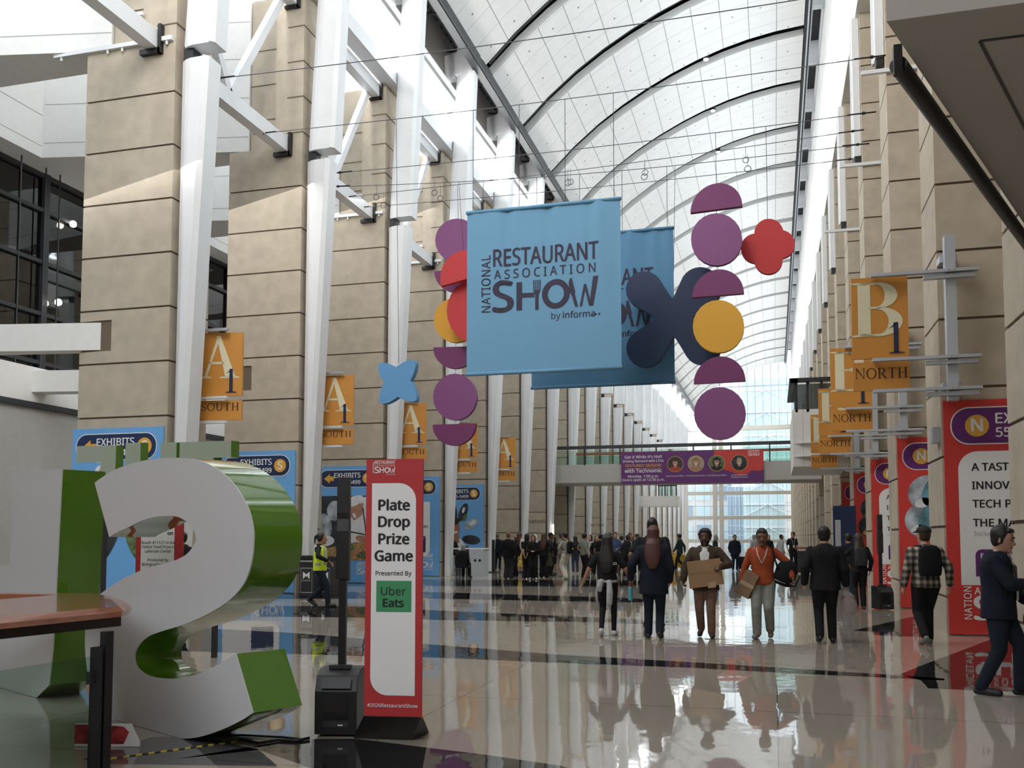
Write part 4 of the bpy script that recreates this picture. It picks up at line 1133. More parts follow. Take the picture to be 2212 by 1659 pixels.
def smooth_outline(px, corners, sub=3):
    """Catmull-Rom through the traced points, straight at the corners"""
    n = len(px); out = []
    for i in range(n):
        p0, p1, p2, p3 = (Vector(px[(i + d) % n]) for d in (-1, 0, 1, 2))
        if i in corners: p0 = p1 * 2 - p2
        if (i + 1) % n in corners: p3 = p2 * 2 - p1
        for s in range(sub):
            t = s / sub
            out.append(tuple(.5 * ((2 * p1) + (p2 - p0) * t + (2 * p0 - 5 * p1 + 4 * p2 - p3) * t * t + (3 * p1 - p0 - 3 * p2 + p3) * t ** 3)))
    return out


def giant_letter(name, px, p0, n, depth, label, mface, corners=(), smooth=True, group=None):
    t = thing(name, p0, label, 'letter', group)
    pts = [onP(x, y, p0, n) for x, y in (smooth_outline(px, corners) if smooth else px)]
    pts = [Vector((p.x, p.y, max(p.z, .003))) for p in pts]
    mb = MB(); mb.prism(pts, n * depth); put(mb.build('letter_body', GREEN, smooth=True, auto=.5), t)
    mb = MB(); mb.prism([p - n * .012 for p in pts], n * .011); put(mb.build('letter_face', mface), t)
    return t


giant_letter('giant_letter', S_PX, LP0, LN, .42, 'giant white-faced letter S with glossy green sides, standing beside the railing', FACE, {0, 33, 34, 67})
up_ = LP0 + LN * 0
U_PX = [(32.3, 1017.5), (136.5, 1014), (117, 1400), (108, 1480), (80, 1535), (30, 1560), (-60, 1570), (-150, 1540), (-190, 1470), (-195, 1300), (-195, 1027), (-90, 1022), (-98, 1222), (23.4, 1222)]
uy = onP(60, 1016, LP0, LN)
giant_letter('giant_letter', U_PX, LP0, LN, .42, 'white-faced letter with glossy green sides, cut by the picture edge above the railing', FACE, set(range(13)), smooth=False)
# the second row of letters, seen from behind
n2 = LN; q0 = onZ(330, 1400)
def row2(px, label): return giant_letter('giant_letter', px, q0, n2, .12, label, PALEG, set(range(20)), smooth=False, group='pale green backs of the second row of letters')


row2([(167, 964), (251, 962), (247, 1096), (214, 1096), (219, 998), (166, 999.5)], 'pale green letter with a top bar and one stem, first of the rear row')
row2([(273, 957.5), (304, 956), (302, 1096), (270, 1096)], 'pale green straight letter stem standing behind the top of the S')
row2([(349, 956.5), (382, 955.5), (380, 1096), (346, 1096)], 'pale green stem directly behind the highest point of the S')
row2([(390, 955.5), (500, 952), (499, 988), (462, 989), (459, 1096), (424, 1096), (428, 990), (389, 991)], 'pale green letter T, last of the rear row, before the second blue banner')
t = thing('letter_stand', q0, 'low metal stand carrying the rear row of pale green letters', 'stand')
mb = MB(); mb.prism([onP(x, y, q0, LN) for x, y in ((212, 1096), (468, 1096), (468, 1108), (212, 1108))], LN * .14); put(mb.build('beam', DARK), t)
for x in (224, 466):
    a = onP(x, 1108, q0, LN); mb = MB(); mb.box((a.x - .03, a.y, 0), (a.x + .03, a.y + .06, a.z)); put(mb.build('post', DARK), t)


# ---------------------------------------------------------------- tall red game sign on its dark foot
bl = onZ(786, 1549, .20); br = onZ(910, 1552, .20)
best = None
for i in range(400):
    Y = bl.y + .0 + i * .004
    a, b = onY(800, 993, Y), onY(922, 990, Y + (br.y - bl.y)); e = abs((b - a).length - (br - bl).length)
    if best is None or e < best[0]: best = (e, a, b)
tl, tr = best[1], best[2]
uxs = (br - bl).normalized(); uys = ((tl + tr) / 2 - (bl + br) / 2); hh = uys.length; uys.normalize(); ww = (br - bl).length
uys = (uys - uxs * uys.dot(uxs)).normalized()
P = Panel(bl, uxs, uys, ww, hh)
t = thing('game_sign', (bl + br) / 2 * Vector((1, 1, 0)) if False else Vector(((bl.x + br.x) / 2, (bl.y + br.y) / 2, 0)), 'tall red and white plate game sign leaning on a dark foot', 'sign')
mb = MB(); mb.prism([P.p(0, 0), P.p(ww, 0), P.p(ww, hh), P.p(0, hh)], -P.n * .03); put(mb.build('sign_board', REDSIGN), t)
mb = MB(); X = lambda px: (px - 793) / 123.5 * ww
r = .25 * ww
P.rrect(mb, .105 * ww, .085 * hh, .885 * ww, .905 * hh, .30 * ww, .003, 0, 'ac'); put(mb.build('white_field', WHT), t)
mb = MB()
for s, v in (('Plate', .80), ('Drop', .735), ('Prize', .668), ('Game', .602)): P.text(mb, s, .50 * ww, v * hh, .037 * hh, .006, 0, .055, align='c')
P.text(mb, 'Presented By', .50 * ww, .546 * hh, .0155 * hh, .006, 0, .01, align='c'); put(mb.build('lettering', INK), t)
mb = MB(); P.rect(mb, .20 * ww, .405 * hh, .815 * ww, .525 * hh, .005, 0); P.text(mb, 'Uber', .50 * ww, .470 * hh, .028 * hh, .008, 1, .0, align='c', sx=1.05); P.text(mb, 'Eats', .50 * ww, .425 * hh, .028 * hh, .008, 1, .05, align='c', sx=1.05)
put(mb.build('sponsor_square', [mat('mint_green', (.055, .30, .13), .5), INK]), t)
mb = MB(); P.show_logo(mb, .115 * ww, .945 * hh, .40 * ww, .005, 0); P.text(mb, '#2026RestaurantShow', .50 * ww, .04 * hh, .0125 * hh, .005, 0, .02, align='c'); put(mb.build('show_logo', WHT), t)
f = [onZ(763, 1595), onZ(890, 1599), onZ(927, 1583)]; f.append(f[0] + f[2] - f[1])
bt = [bl - P.n * -.01, br + P.n * .01, br - P.n * .04, bl - P.n * .04]
mb = MB(); mb.loft([[Vector((p.x, p.y, .004)) for p in f], [Vector((p.x, p.y, .21)) for p in bt]]); put(mb.build('foot', mat('charcoal_foot', (.035, .032, .034), .6)), t)

# ---------------------------------------------------------------- column loudspeakers
def column_speaker(c, rz, label, s=1.0, back=False):
    t = thing('column_speaker', c, label, 'speaker', 'column loudspeakers on bass boxes')
    M = Matrix.Translation(c) @ Matrix.Rotation(rz, 4, 'Z')
    V = lambda x, y, z: M @ Vector((x * s, y * s, z * s))
    w, d, h = .17, .19, .46
    mb = MB()
    ring = lambda prof: [[V(-w, y, z) for y, z in prof], [V(w, y, z) for y, z in prof]]
    mb.loft(ring([(-d, .02), (d, .02), (d, h + .06), (-.02, h + .06), (-d + .07, h + .02), (-d, h - .10)])); put(mb.build('bass_box', BLACK, bevel=.008), t)
    mb = MB(); mb.add([V(-.10, -d - .003, .14), V(.10, -d - .003, .14), V(.10, -d - .003, .34), V(-.10, -d - .003, .34)], [(0, 1, 2, 3)]); mb.add([V(-.10, -d - .003, .08), V(.10, -d - .003, .08), V(.10, -d - .003, .125), V(-.10, -d - .003, .125)], [(0, 1, 2, 3)], 1)
    mb.add([V(.02, -d - .005, .09), V(.06, -d - .005, .09), V(.06, -d - .005, .10), V(.02, -d - .005, .10)], [(0, 1, 2, 3)], 2); put(mb.build('rear_panel', [mat('black_gloss', (.006, .006, .008), .12), DARK, WHT]), t)
    mb = MB(); q = [V(-.12, -d + .006, h - .085), V(.12, -d + .006, h - .085), V(.12, -d + .055, h - .005), V(-.12, -d + .055, h - .005)]; mb.add([p + (M.to_3x3() @ Vector((0, -.02, .012))) for p in q], [(0, 1, 2, 3)])
    for i in range(5): mb.ball(V(-.07 + i * .035, -d + .01, h - .05), .009 * s, 1, 8, 5)
    put(mb.build('control_panel', [DARK, SILVER]), t)
    mb = MB(); mb.bar(V(-.09, -.01, h + .075), V(.09, -.01, h + .075), .05 * s, .03 * s); put(mb.build('carry_handle', DARK), t)
    mb = MB(); mb.loft([[V(-.03, .03, h + .05), V(.03, .03, h + .05), V(.03, .09, h + .05), V(-.03, .09, h + .05)], [V(-.03, .03, 1.28), V(.03, .03, 1.28), V(.03, .09, 1.28), V(-.03, .09, 1.28)]]); put(mb.build('pole', BLACK), t)
    mb = MB(); b0, b1 = 1.25, 2.10
    pr = [(-.05, b0), (.04, b0 - .02), (.05, b0 + .3), (.035, b1 - .1), (.02, b1), (-.035, b1), (-.04, b1 - .3), (-.03, b1 - .35), (-.055, b0 + .4)]
    mb.loft([[V(x, .06 + y, z) for y, z in pr] for x in (-.052, .052)]); put(mb.build('speaker_column', mat('speaker_black', (.018, .018, .02), .5), bevel=.006), t)
    return t


c = onZ(712, 1592); column_speaker(Vector((c.x, c.y + .19, 0)), radians(14), 'black column speaker on a bass box beside the tall red sign')
c = onZ(1905, 1319); column_speaker(Vector((c.x + .05, c.y + .3, 0)), radians(20), 'black column speaker and bass box standing before the red banners', 1.0)

# ---------------------------------------------------------------- red and white booth sign seen through the S
dB = 9.6
p = onZ(333, 1160 + 1.6 * FPX / dB)
w2 = .52; P = Panel((p.x - w2 / 2 * cos(PS * -.2), p.y, 0.03), rotdir(4), UPZ, w2, 2.05)
t = thing('booth_sign', (p.x, p.y, 0), 'red framed white booth sign seen through the upper opening of the S', 'sign')
mb = MB(); mb.prism([P.p(0, 0), P.p(w2, 0), P.p(w2, 2.05), P.p(0, 2.05)], -P.n * .04); put(mb.build('sign_board', REDSIGN), t)
mb = MB(); P.rrect(mb, .06, .2, w2 - .08, 1.9, .1, .004, 0, 'ac'); put(mb.build('white_field', WHT), t)
zl = lambda y: onP(333, y, P.o, P.n).z - .03
mb = MB()
for s, yy, b in (('Booth #11121 in the', 1175, 0), ('Global Food Expo in', 1184, 0), ('Lakeside Center', 1193.5, 0), ('Produced by', 1212.5, 0), ('BolognaFiere S.p.A.', 1222, 0)): P.text(mb, s, w2 / 2, zl(yy), .027, .007, 0, b, align='c', width=None)
P.text(mb, 'on', w2 - .1, zl(1155.5), .035, .007, 0, .05, align='r'); put(mb.build('lettering', INK), t)
mb = MB(); mb.loft([[P.p(-.1, -.03, .16), P.p(w2 + .1, -.03, .16), P.p(w2 + .1, -.03, -.2), P.p(-.1, -.03, -.2)], [P.p(0, .12, .01), P.p(w2, .12, .01), P.p(w2, .12, -.05), P.p(0, .12, -.05)]]); put(mb.build('foot', BLACK), t)
# low printed board standing behind the railing post
a = onZ(228, 1618); P = Panel((a.x - .28, a.y, .004), rotdir(14), UPZ, .50, .17)
t = thing('printed_board', (a.x, a.y, 0), 'low printed board with a red food photo between railing post and S', 'sign')
mb = MB(); mb.prism([P.p(0, 0), P.p(.50, 0), P.p(.50, .03), P.p(.43, .17), P.p(0, .17)], -P.n * .02); put(mb.build('board', WHT), t)
mb = MB(); P.shape(mb, [(0, .02), (.38, .02), (.42, .11), (.38, .15), (.2, .165), (0, .165)], .003, 0); put(mb.build('food_photo', mat('red_food_photo', (.36, .03, .035), .5, var=.7, vscale=14)), t)

# ---------------------------------------------------------------- railing in the near corner
ZR = 1.07
t = thing('glass_railing', onZ(217, 1647), 'glass railing with copper wood handrail and black post in the near corner', 'railing')
rail = [onZ(x, y, ZR) for x, y in ((-330, 1395), (0, 1347), (263, 1321.5), (278, 1317), (285, 1311), (270, 1303), (240, 1295), (200, 1287.5), (140, 1291), (0, 1303), (-330, 1325))]
mb = MB(); ctr = sum(rail, Vector()) / len(rail)
low = [Vector((p.x, p.y, ZR - .035)) for p in rail]; mid = [p.copy() for p in rail]; topr = [ctr + (p - ctr) * .93 + Vector((0, 0, .035)) for p in rail]
mb.loft([low, mid, topr]); put(mb.build('handrail', WOOD, smooth=True, auto=.5), t)
mb = MB(); far = [onZ(x, y, ZR) for x, y in ((-330, 1279), (0, 1283), (200, 1287), (180, 1291), (0, 1287.5), (-330, 1285))]
mb.prism([p + Vector((0, 0, .02)) for p in far], (0, 0, -.06)); put(mb.build('far_handrail', WOOD), t)
fr = [onZ(x, y, ZR - .035) for x, y in ((-330, 1396), (0, 1352), (262, 1327), (250, 1321), (0, 1340), (-330, 1370))]
mb = MB(); mb.prism(fr, (0, 0, -.085)); put(mb.build('rail_channel', mat('dark_bronze', (.03, .018, .018), .4)), t)
pb = onZ(216, 1647); dr = (onZ(0, 1349, ZR) - onZ(262, 1323, ZR)); dr.z = 0; dr.normalize(); sd = Vector((-dr.y, dr.x, 0))
pt = onZ(236, 1328, ZR); pt.z = 0; pb = pt + dr * .02
M = Matrix((dr, sd, UPZ)).transposed().to_4x4(); M.translation = pb
mb = MB(); mb.box((-.035, -.02, 0), (.035, .03, .96), 0, M); put(mb.build('post', BLACK), t)
mb = MB(); mb.box((-.085, -.045, 0), (.085, -.022, .86), 0, M); mb.box((-.015, -.05, .05), (.0, -.045, .80), 1, M); mb.box((.07, -.05, 0), (.09, .045, .86), 0, M)
for z in (.07, .13, .20, .74, .80): mb.ball(M @ Vector((.045 - .0, -.046, z)), .007, 1, 8, 5)
put(mb.build('clamp_plate', [BLACK, SILVER], bevel=.003), t)
mb = MB(); mb.box((.10, -.03, .07), (2.2, -.018, .80), 0, M); put(mb.build('glass_panel', GLASSR), t)
mb = MB(); mb.box((.06, -.04, .62), (.13, -.01, .70), 0, M); mb.box((.30, -.04, .03), (.42, -.005, .10), 0, M); put(mb.build('glass_clip', DARK), t)

# hazard tape on the floor
t = thing('floor_tape', onZ(380, 1620), 'black and yellow hazard tape along the floor under the S', 'tape')
A, B = onZ(236, 1640), onZ(520, 1601); YELT = mat('yellow_tape', (.66, .50, .05), .5); d = (B - A); n = Vector((-d.y, d.x, 0)).normalized() * .022; d = d / 22
mb = MB()
for i in range(22):
    sk = d * .35; a, b = A + d * i, A + d * (i + 1); z = Vector((0, 0, .005)); mb.prism([a - n + z, b - n + z, b + n + sk + z, a + n + sk + z], (0, 0, -.003), i % 2)
put(mb.build('tape_strip', [YELT, BLACK]), t)
mb = MB(); mb.tube([B + Vector((0, 0, .012)), onZ(560, 1605, .012), onZ(600, 1598, .012), onZ(640, 1600, .012), onZ(668, 1594, .015)], .012, n=6); mb.tube([onZ(420, 1594, .012), onZ(520, 1588, .012), onZ(610, 1592, .012), onZ(655, 1597, .012)], .010, n=6)
tag(mb.build('power_cable', BLACK, smooth=True, loc=onZ(600, 1598)), 'black power cable on the floor between the S and the bass box', 'cable')

# ---------------------------------------------------------------- litter bins
for i, (x0, x1, yb, yt, lb) in enumerate(((646, 681, 1289, 1200, 'black litter bin nearest the green S, behind the hi-vis walker'), (688, 719, 1287, 1201, 'black litter bin partly hidden by the hi-vis walker and speaker'))):
    a, b = onZ(x0, yb), onZ(x1, yb); w = b.x - a.x; h = onY(x0, yt, a.y).z
    t = thing('litter_bin', ((a.x + b.x) / 2, a.y, 0), lb, 'bin', 'black litter bins by the south pillars')
    mb = MB(); mb.box((a.x, a.y, 0), (b.x, a.y + .6, h - .12)); put(mb.build('body', mat('charcoal_plastic', (.03, .032, .036), .45), bevel=.02), t)
    mb = MB(); mb.box((a.x - .02, a.y - .02, h - .12), (b.x + .02, a.y + .62, h)); put(mb.build('lid', BLACK, bevel=.03), t)
    mb = MB(); mb.box((a.x + .02, a.y - .025, h - .17), (b.x - .02, a.y, h - .13)); put(mb.build('rim', SILVER), t)
    P = Panel((a.x, a.y - .004, 0), LAT, UPZ, w, h); mb = MB()
    e = .006
    for q in ((.1, .1, .9, .11), (.1, .69, .9, .7), (.1, .1, .112, .7), (.888, .1, .9, .7)): P.rect(mb, q[0] * w, q[1] * h, q[2] * w, q[3] * h, .002, 0)
    cx, cy, u = .5 * w, .52 * h, .09 * h
    P.shape(mb, [(cx - u, cy + u), (cx, cy + .25 * u), (cx + u, cy + u), (cx + u, cy - u), (cx + .45 * u, cy - .6 * u), (cx + .45 * u, cy - .05 * u), (cx, cy - .45 * u), (cx - .45 * u, cy - .05 * u), (cx - .45 * u, cy - .6 * u), (cx - u, cy - u)], .003, 0)
    P.text(mb, 'McCORMICK', cx, .38 * h, .028 * h, .003, 0, align='c'); put(mb.build('logo_plate', WHT), t)

# ---------------------------------------------------------------- information desk, kiosk, lamp, barrier and other wall-side things
a, b = onZ(976, 1242.5), onZ(1050, 1242.5); y = a.y; h = onY(1000, 1184, y).z; GRYP = mat('pale_grey_panel', (.55, .57, .62), .5)
t = thing('information_desk', ((a.x + b.x) / 2, y, 0), 'pale grey information desk below the laughing woman banner', 'desk')
mb = MB(); mb.box((a.x, y, h - .05), (b.x + .05, y + .8, h)); put(mb.build('counter_top', WHT), t)
mb = MB(); mb.box((b.x - .62, y, 0), (b.x, y + .75, h - .05)); put(mb.build('cabinet', GRYP), t)
for q in (.16, .36):
    mb = MB(); c = Vector((b.x - q, y - .004, h * .55)); mb.poly([c + Vector((.06 * cos(2 * pi * i / 16), 0, .06 * sin(2 * pi * i / 16))) for i in range(16)]); put(mb.build('cable_hole', INK), t)
mb = MB(); mb.box((a.x, y + .5, 0), (b.x - .62, y + .55, h - .1)); put(mb.build('modesty_panel', mat('desk_shade', (.20, .21, .23), .6)), t)
mb = MB(); mb.box((a.x, y - .1, h * .68), (b.x - .62, y + .4, h * .72)); put(mb.build('table_top', WHT), t)
for x in (a.x + .05, b.x - .85):
    mb = MB(); mb.box((x, y - .05, 0), (x + .07, y + .02, h * .68)); put(mb.build('leg', WHT), t)
p = onZ(1065, 1237); mb = MB(); hk = onY(1065, 1166, p.y).z; mb.box((p.x - .06, p.y, .03), (p.x + .06, p.y + .12, hk)); mb.box((p.x - .25, p.y - .1, 0), (p.x + .25, p.y + .3, .03)); tag(mb.build('black_kiosk', BLACK, loc=p), 'slim black pylon on a flat base beside the information desk', 'kiosk')
p = onY(1193, 1156, YL(6) - .12); q = onY(1196, 1132, YL(6) - .12); mb = MB(); mb.box((p.x, p.y, p.z), (q.x, p.y + .1, q.z)); tag(mb.build('wall_lamp', mat('warm_glow', (1, .85, .72), .4, emit=2.2), loc=p), 'glowing upright strip lamp on the pillar above the crowd', 'lamp')
p = onZ(1465, 1230); P = Panel((p.x, p.y, 0), LAT, UPZ, 1, 1); k = (p - EYE).length / FPX; mb = MB()
mb.prism([P.p((x - 1465) * k, max(.005, (1229 - yy) * k)) for x, yy in star_outline((1466, 1213), [(1458, 1202, 9), (1474, 1205, 8), (1475, 1220, 9), (1459, 1218, 9)], 48)], (0, .3, 0)); tag(mb.build('clover_stand', mat('yellow_board', (.62, .37, .04), .5), loc=p), 'yellow clover-shaped floor ornament beyond the auburn-haired walker', 'ornament')
p = onZ(1738, 1240); t = thing('barrier', p, 'dark barrier panel with a wooden top rail near the far window', 'barrier'); mb = MB(); mb.box((p.x - .35, p.y, .05), (p.x + .55, p.y + .06, 1.0)); put(mb.build('panel', DARK), t); mb = MB(); mb.box((p.x - .4, p.y - .05, 1.08), (p.x + 2.4, p.y + .1, 1.16)); put(mb.build('top_rail', WOOD), t)
for x in (-.36, .5):
    mb = MB(); mb.box((p.x + x, p.y, 0), (p.x + x + .06, p.y + .06, 1.1)); put(mb.build('post', BLACK), t)
p = onZ(1807, 1262); a = onY(1799, 1093, p.y); b = onY(1815, 1093, p.y); t = thing('dark_notice_board', p, 'tall dark board with a pale notice standing by the far north pillars', 'sign'); mb = MB(); mb.box((a.x, p.y, 0), (b.x + .5, p.y + .1, a.z)); put(mb.build('board', NAVYB), t)
mb = MB(); mb.box((a.x + .06, p.y - .01, onY(1807, 1180, p.y).z), (b.x, p.y, onY(1807, 1123, p.y).z)); put(mb.build('notice', GRYP), t)
p = onY(2018, 955, YR(0) - .01); q = onY(2018, 920, YR(0)); mb = MB(); mb.box((2.58, YR(0) + .1, p.z), (2.70, YR(0) + .35, q.z)); tag(mb.build('wall_box', SILVER, loc=(2.64, YR(0) + .2, p.z), bevel=.01), 'small silver box on the pillar edge beside the NORTH banner pill', 'box')
# ================================================================ people
SKINS = {'l': mat('skin_light', (.50, .27, .19), .55), 'm': mat('skin_tan', (.36, .18, .11), .55), 'd': mat('skin_dark', (.12, .055, .035), .55), 'b': mat('skin_brown', (.20, .095, .06), .55)}
HAIRS = {'k': mat('hair_black', (.010, .008, .007), .5), 'b': mat('hair_brown', (.045, .022, .013), .5), 'r': mat('hair_auburn', (.075, .022, .014), .5), 'g': mat('hair_grey', (.30, .30, .29), .6), 'y': mat('hair_fair', (.20, .12, .06), .5), 'w': mat('scarf_white', (.62, .61, .60), .8)}


def fab(name, c, **k): return mat('cloth_' + name, c, .85, var=k.get('var', .12), vscale=k.get('vscale', 9), bump=.25, spec=.25)


BLK = fab('black', (.012, .012, .014)); NVY = fab('navy', (.011, .014, .026)); CHR = fab('charcoal', (.03, .03, .034)); JEAN = fab('denim', (.045, .065, .11)); DJEAN = fab('dark_denim', (.013, .018, .03)); KHA = fab('brown_chino', (.20, .12, .09)); OLV = fab('olive', (.055, .05, .03))
GRYP_ = fab('grey_green', (.25, .26, .23)); ORG = fab('orange_red', (.33, .065, .025)); BRC = fab('brown_cardigan', (.065, .045, .03)); WSH = fab('white_shirt', (.66, .66, .68)); CRM = fab('cream', (.62, .58, .52)); GRN = fab('grey_tee', (.20, .22, .19)); BGE = fab('beige_shirt', (.36, .33, .28)); LGR = fab('light_grey', (.42, .42, .43)); BLU = fab('blue_check', (.07, .10, .22)); HIV = mat('cloth_hi_vis', (.62, .80, .02), .7); GRE = fab('dark_green', (.02, .035, .03))
TAPE = mat('reflective_tape', (.36, .37, .38), .4); SHB = mat('shoe_black', (.015, .015, .017), .5); SHW = mat('shoe_white', (.62, .62, .62), .6); SHG = mat('shoe_grey', (.20, .19, .17), .6); SHBR = mat('shoe_brown', (.10, .05, .03), .5); RED_ = mat('brick_cap', (.30, .06, .03), .8)


def plaid():
    m = bpy.data.materials.new('cloth_plaid'); m.use_nodes = True; nt = m.node_tree; b = nt.nodes['Principled BSDF']; L = nt.links.new
    t = nt.nodes.new('ShaderNodeTexCoord'); s = nt.nodes.new('ShaderNodeSeparateXYZ'); L(t.outputs['Object'], s.inputs[0])

    def wave(sock, per):
        a = nt.nodes.new('ShaderNodeMath'); a.operation = 'MULTIPLY'; a.inputs[1].default_value = 2 * pi / per; L(sock, a.inputs[0])
        w = nt.nodes.new('ShaderNodeMath'); w.operation = 'SINE'; L(a.outputs[0], w.inputs[0]); return w.outputs[0]
    ad = nt.nodes.new('ShaderNodeMath'); ad.operation = 'ADD'; L(wave(s.outputs['X'], .085), ad.inputs[0]); L(wave(s.outputs['Z'], .10), ad.inputs[1])
    r = nt.nodes.new('ShaderNodeValToRGB'); e = r.color_ramp.elements; e[0].position = .0; e[0].color = (.02, .02, .022, 1); e[1].position = 1; e[1].color = (.42, .37, .29, 1); x = e.new(.5); x.color = (.12, .11, .095, 1)
    mr = nt.nodes.new('ShaderNodeMapRange'); mr.inputs[1].default_value = -1.7; mr.inputs[2].default_value = 1.7; L(ad.outputs[0], mr.inputs[0]); L(mr.outputs[0], r.inputs[0]); L(r.outputs[0], b.inputs['Base Color']); b.inputs['Roughness'].default_value = .9
    return m


PLAID = plaid()
FLORAL = mat('cloth_yellow_floral', (.50, .34, .08), .8, var=.8, vscale=16)
PENDING = []                                   # meshes waiting to be fused into one smooth surface


class Blob:
    """overlapping tapered limbs, fused into ONE continuous skin by a voxel remesh"""
    def __init__(self): self.mb = MB()

    def cap(self, a, b, ra, rb, n=12):
        a = Vector(a); b = Vector(b); d = b - a; L = d.length or 1e-5; t = d / L
        s = t.cross(Vector((0, 1, 0)));
        if s.length < .1: s = t.cross(Vector((1, 0, 0)))
        s.normalize(); u = s.cross(t); rings = []
        for q in (-85, -55, -25, 0): rings.append((a + t * (ra * sin(radians(q))), ra * cos(radians(q))))
        for q in (0, 25, 55, 85): rings.append((b + t * (rb * sin(radians(q))), rb * cos(radians(q))))
        self.mb.loft([[c + (s * cos(2 * pi * j / n) + u * sin(2 * pi * j / n)) * r for j in range(n)] for c, r in rings]); return self

    def chain(self, pts, rs):
        for i in range(len(pts) - 1): self.cap(pts[i], pts[i + 1], rs[i], rs[i + 1])
        return self

    def stack(self, secs, n=20, M=None):
        """secs: (x, y, z, rx, ry) elliptical sections from bottom to top"""
        rings = []
        first, last = secs[0], secs[-1]
        secs = [(first[0], first[1], first[2] - .012, first[3] * .6, first[4] * .6)] + list(secs) + [(last[0], last[1], last[2] + .012, last[3] * .6, last[4] * .6)]
        for x, y, z, rx, ry in secs:
            r = [Vector((x + rx * math.copysign(abs(cos(2 * pi * j / n)) ** .85, cos(2 * pi * j / n)), y + ry * math.copysign(abs(sin(2 * pi * j / n)) ** .9, sin(2 * pi * j / n)), z)) for j in range(n)]
            rings.append([M @ p for p in r] if M is not None else r)
        self.mb.loft(rings); return self

    def ball(self, c, r, M=None): self.mb.ball(c, r, 0, 16, 10, M); return self

    def build(self, name, m, parent, M, vox, smooth=4):
        o = self.mb.build(name, m, smooth=True); o.parent = parent
        r = o.modifiers.new('fuse', 'REMESH'); r.mode = 'VOXEL'; r.voxel_size = vox; r.use_smooth_shade = True
        s = o.modifiers.new('smooth', 'SMOOTH'); s.factor = .5; s.iterations = smooth
        PENDING.append(o); return o


def ik(a, t, l1, l2, pole):
    """middle joint of a two-bone limb from a to t"""
    a = Vector(a); t = Vector(t); d = t - a; L = min(d.length, (l1 + l2) * .999); u = d.normalized(); t2 = a + u * L
    x = (l1 * l1 - l2 * l2 + L * L) / (2 * L); h = sqrt(max(0, l1 * l1 - x * x))
    p = Vector(pole); p = p - u * p.dot(u)
    if p.length < 1e-4: p = Vector((0, 1, 0))
    return a + u * x + p.normalized() * h, t2


def hand(B, wrist, dirv, side, palm_n, curl=.5, k=1.0):
    """a palm with five fingers, dirv from wrist to knuckles, palm_n out of the palm, side +1 for a right hand"""
    d = Vector(dirv).normalized(); n = Vector(palm_n); n = (n - d * n.dot(d)).normalized(); s = d.cross(n) * side
    w = Vector(wrist); kn = w + d * .085 * k
    for q in (-.026, -.009, .009, .026): B.cap(w + s * q * .7, kn + s * q, .014 * k, .0125 * k, 8)
    for q, L in ((-.029, .062), (-.010, .076), (.010, .082), (.029, .072)):
        b = kn + s * q * k; a1 = curl * .9; a2 = curl * 1.9
        p1 = b + (d * cos(a1) + n * sin(a1)) * L * .5 * k; p2 = p1 + (d * cos(a2) + n * sin(a2)) * L * .5 * k
        B.cap(b, p1, .0098 * k, .009 * k, 8).cap(p1, p2, .009 * k, .0078 * k, 8)
    th = w + d * .03 * k + s * .032 * k; t1 = th + (d * .6 + s * .65 + n * .35).normalized() * .035 * k; t2 = t1 + (d * .85 + s * .1 + n * (.3 + curl * .5)).normalized() * .030 * k
    B.cap(w + d * .015 * k + s * .015 * k, th, .013 * k, .012 * k, 8).cap(th, t1, .011 * k, .010 * k, 8).cap(t1, t2, .010 * k, .008 * k, 8)
    return kn


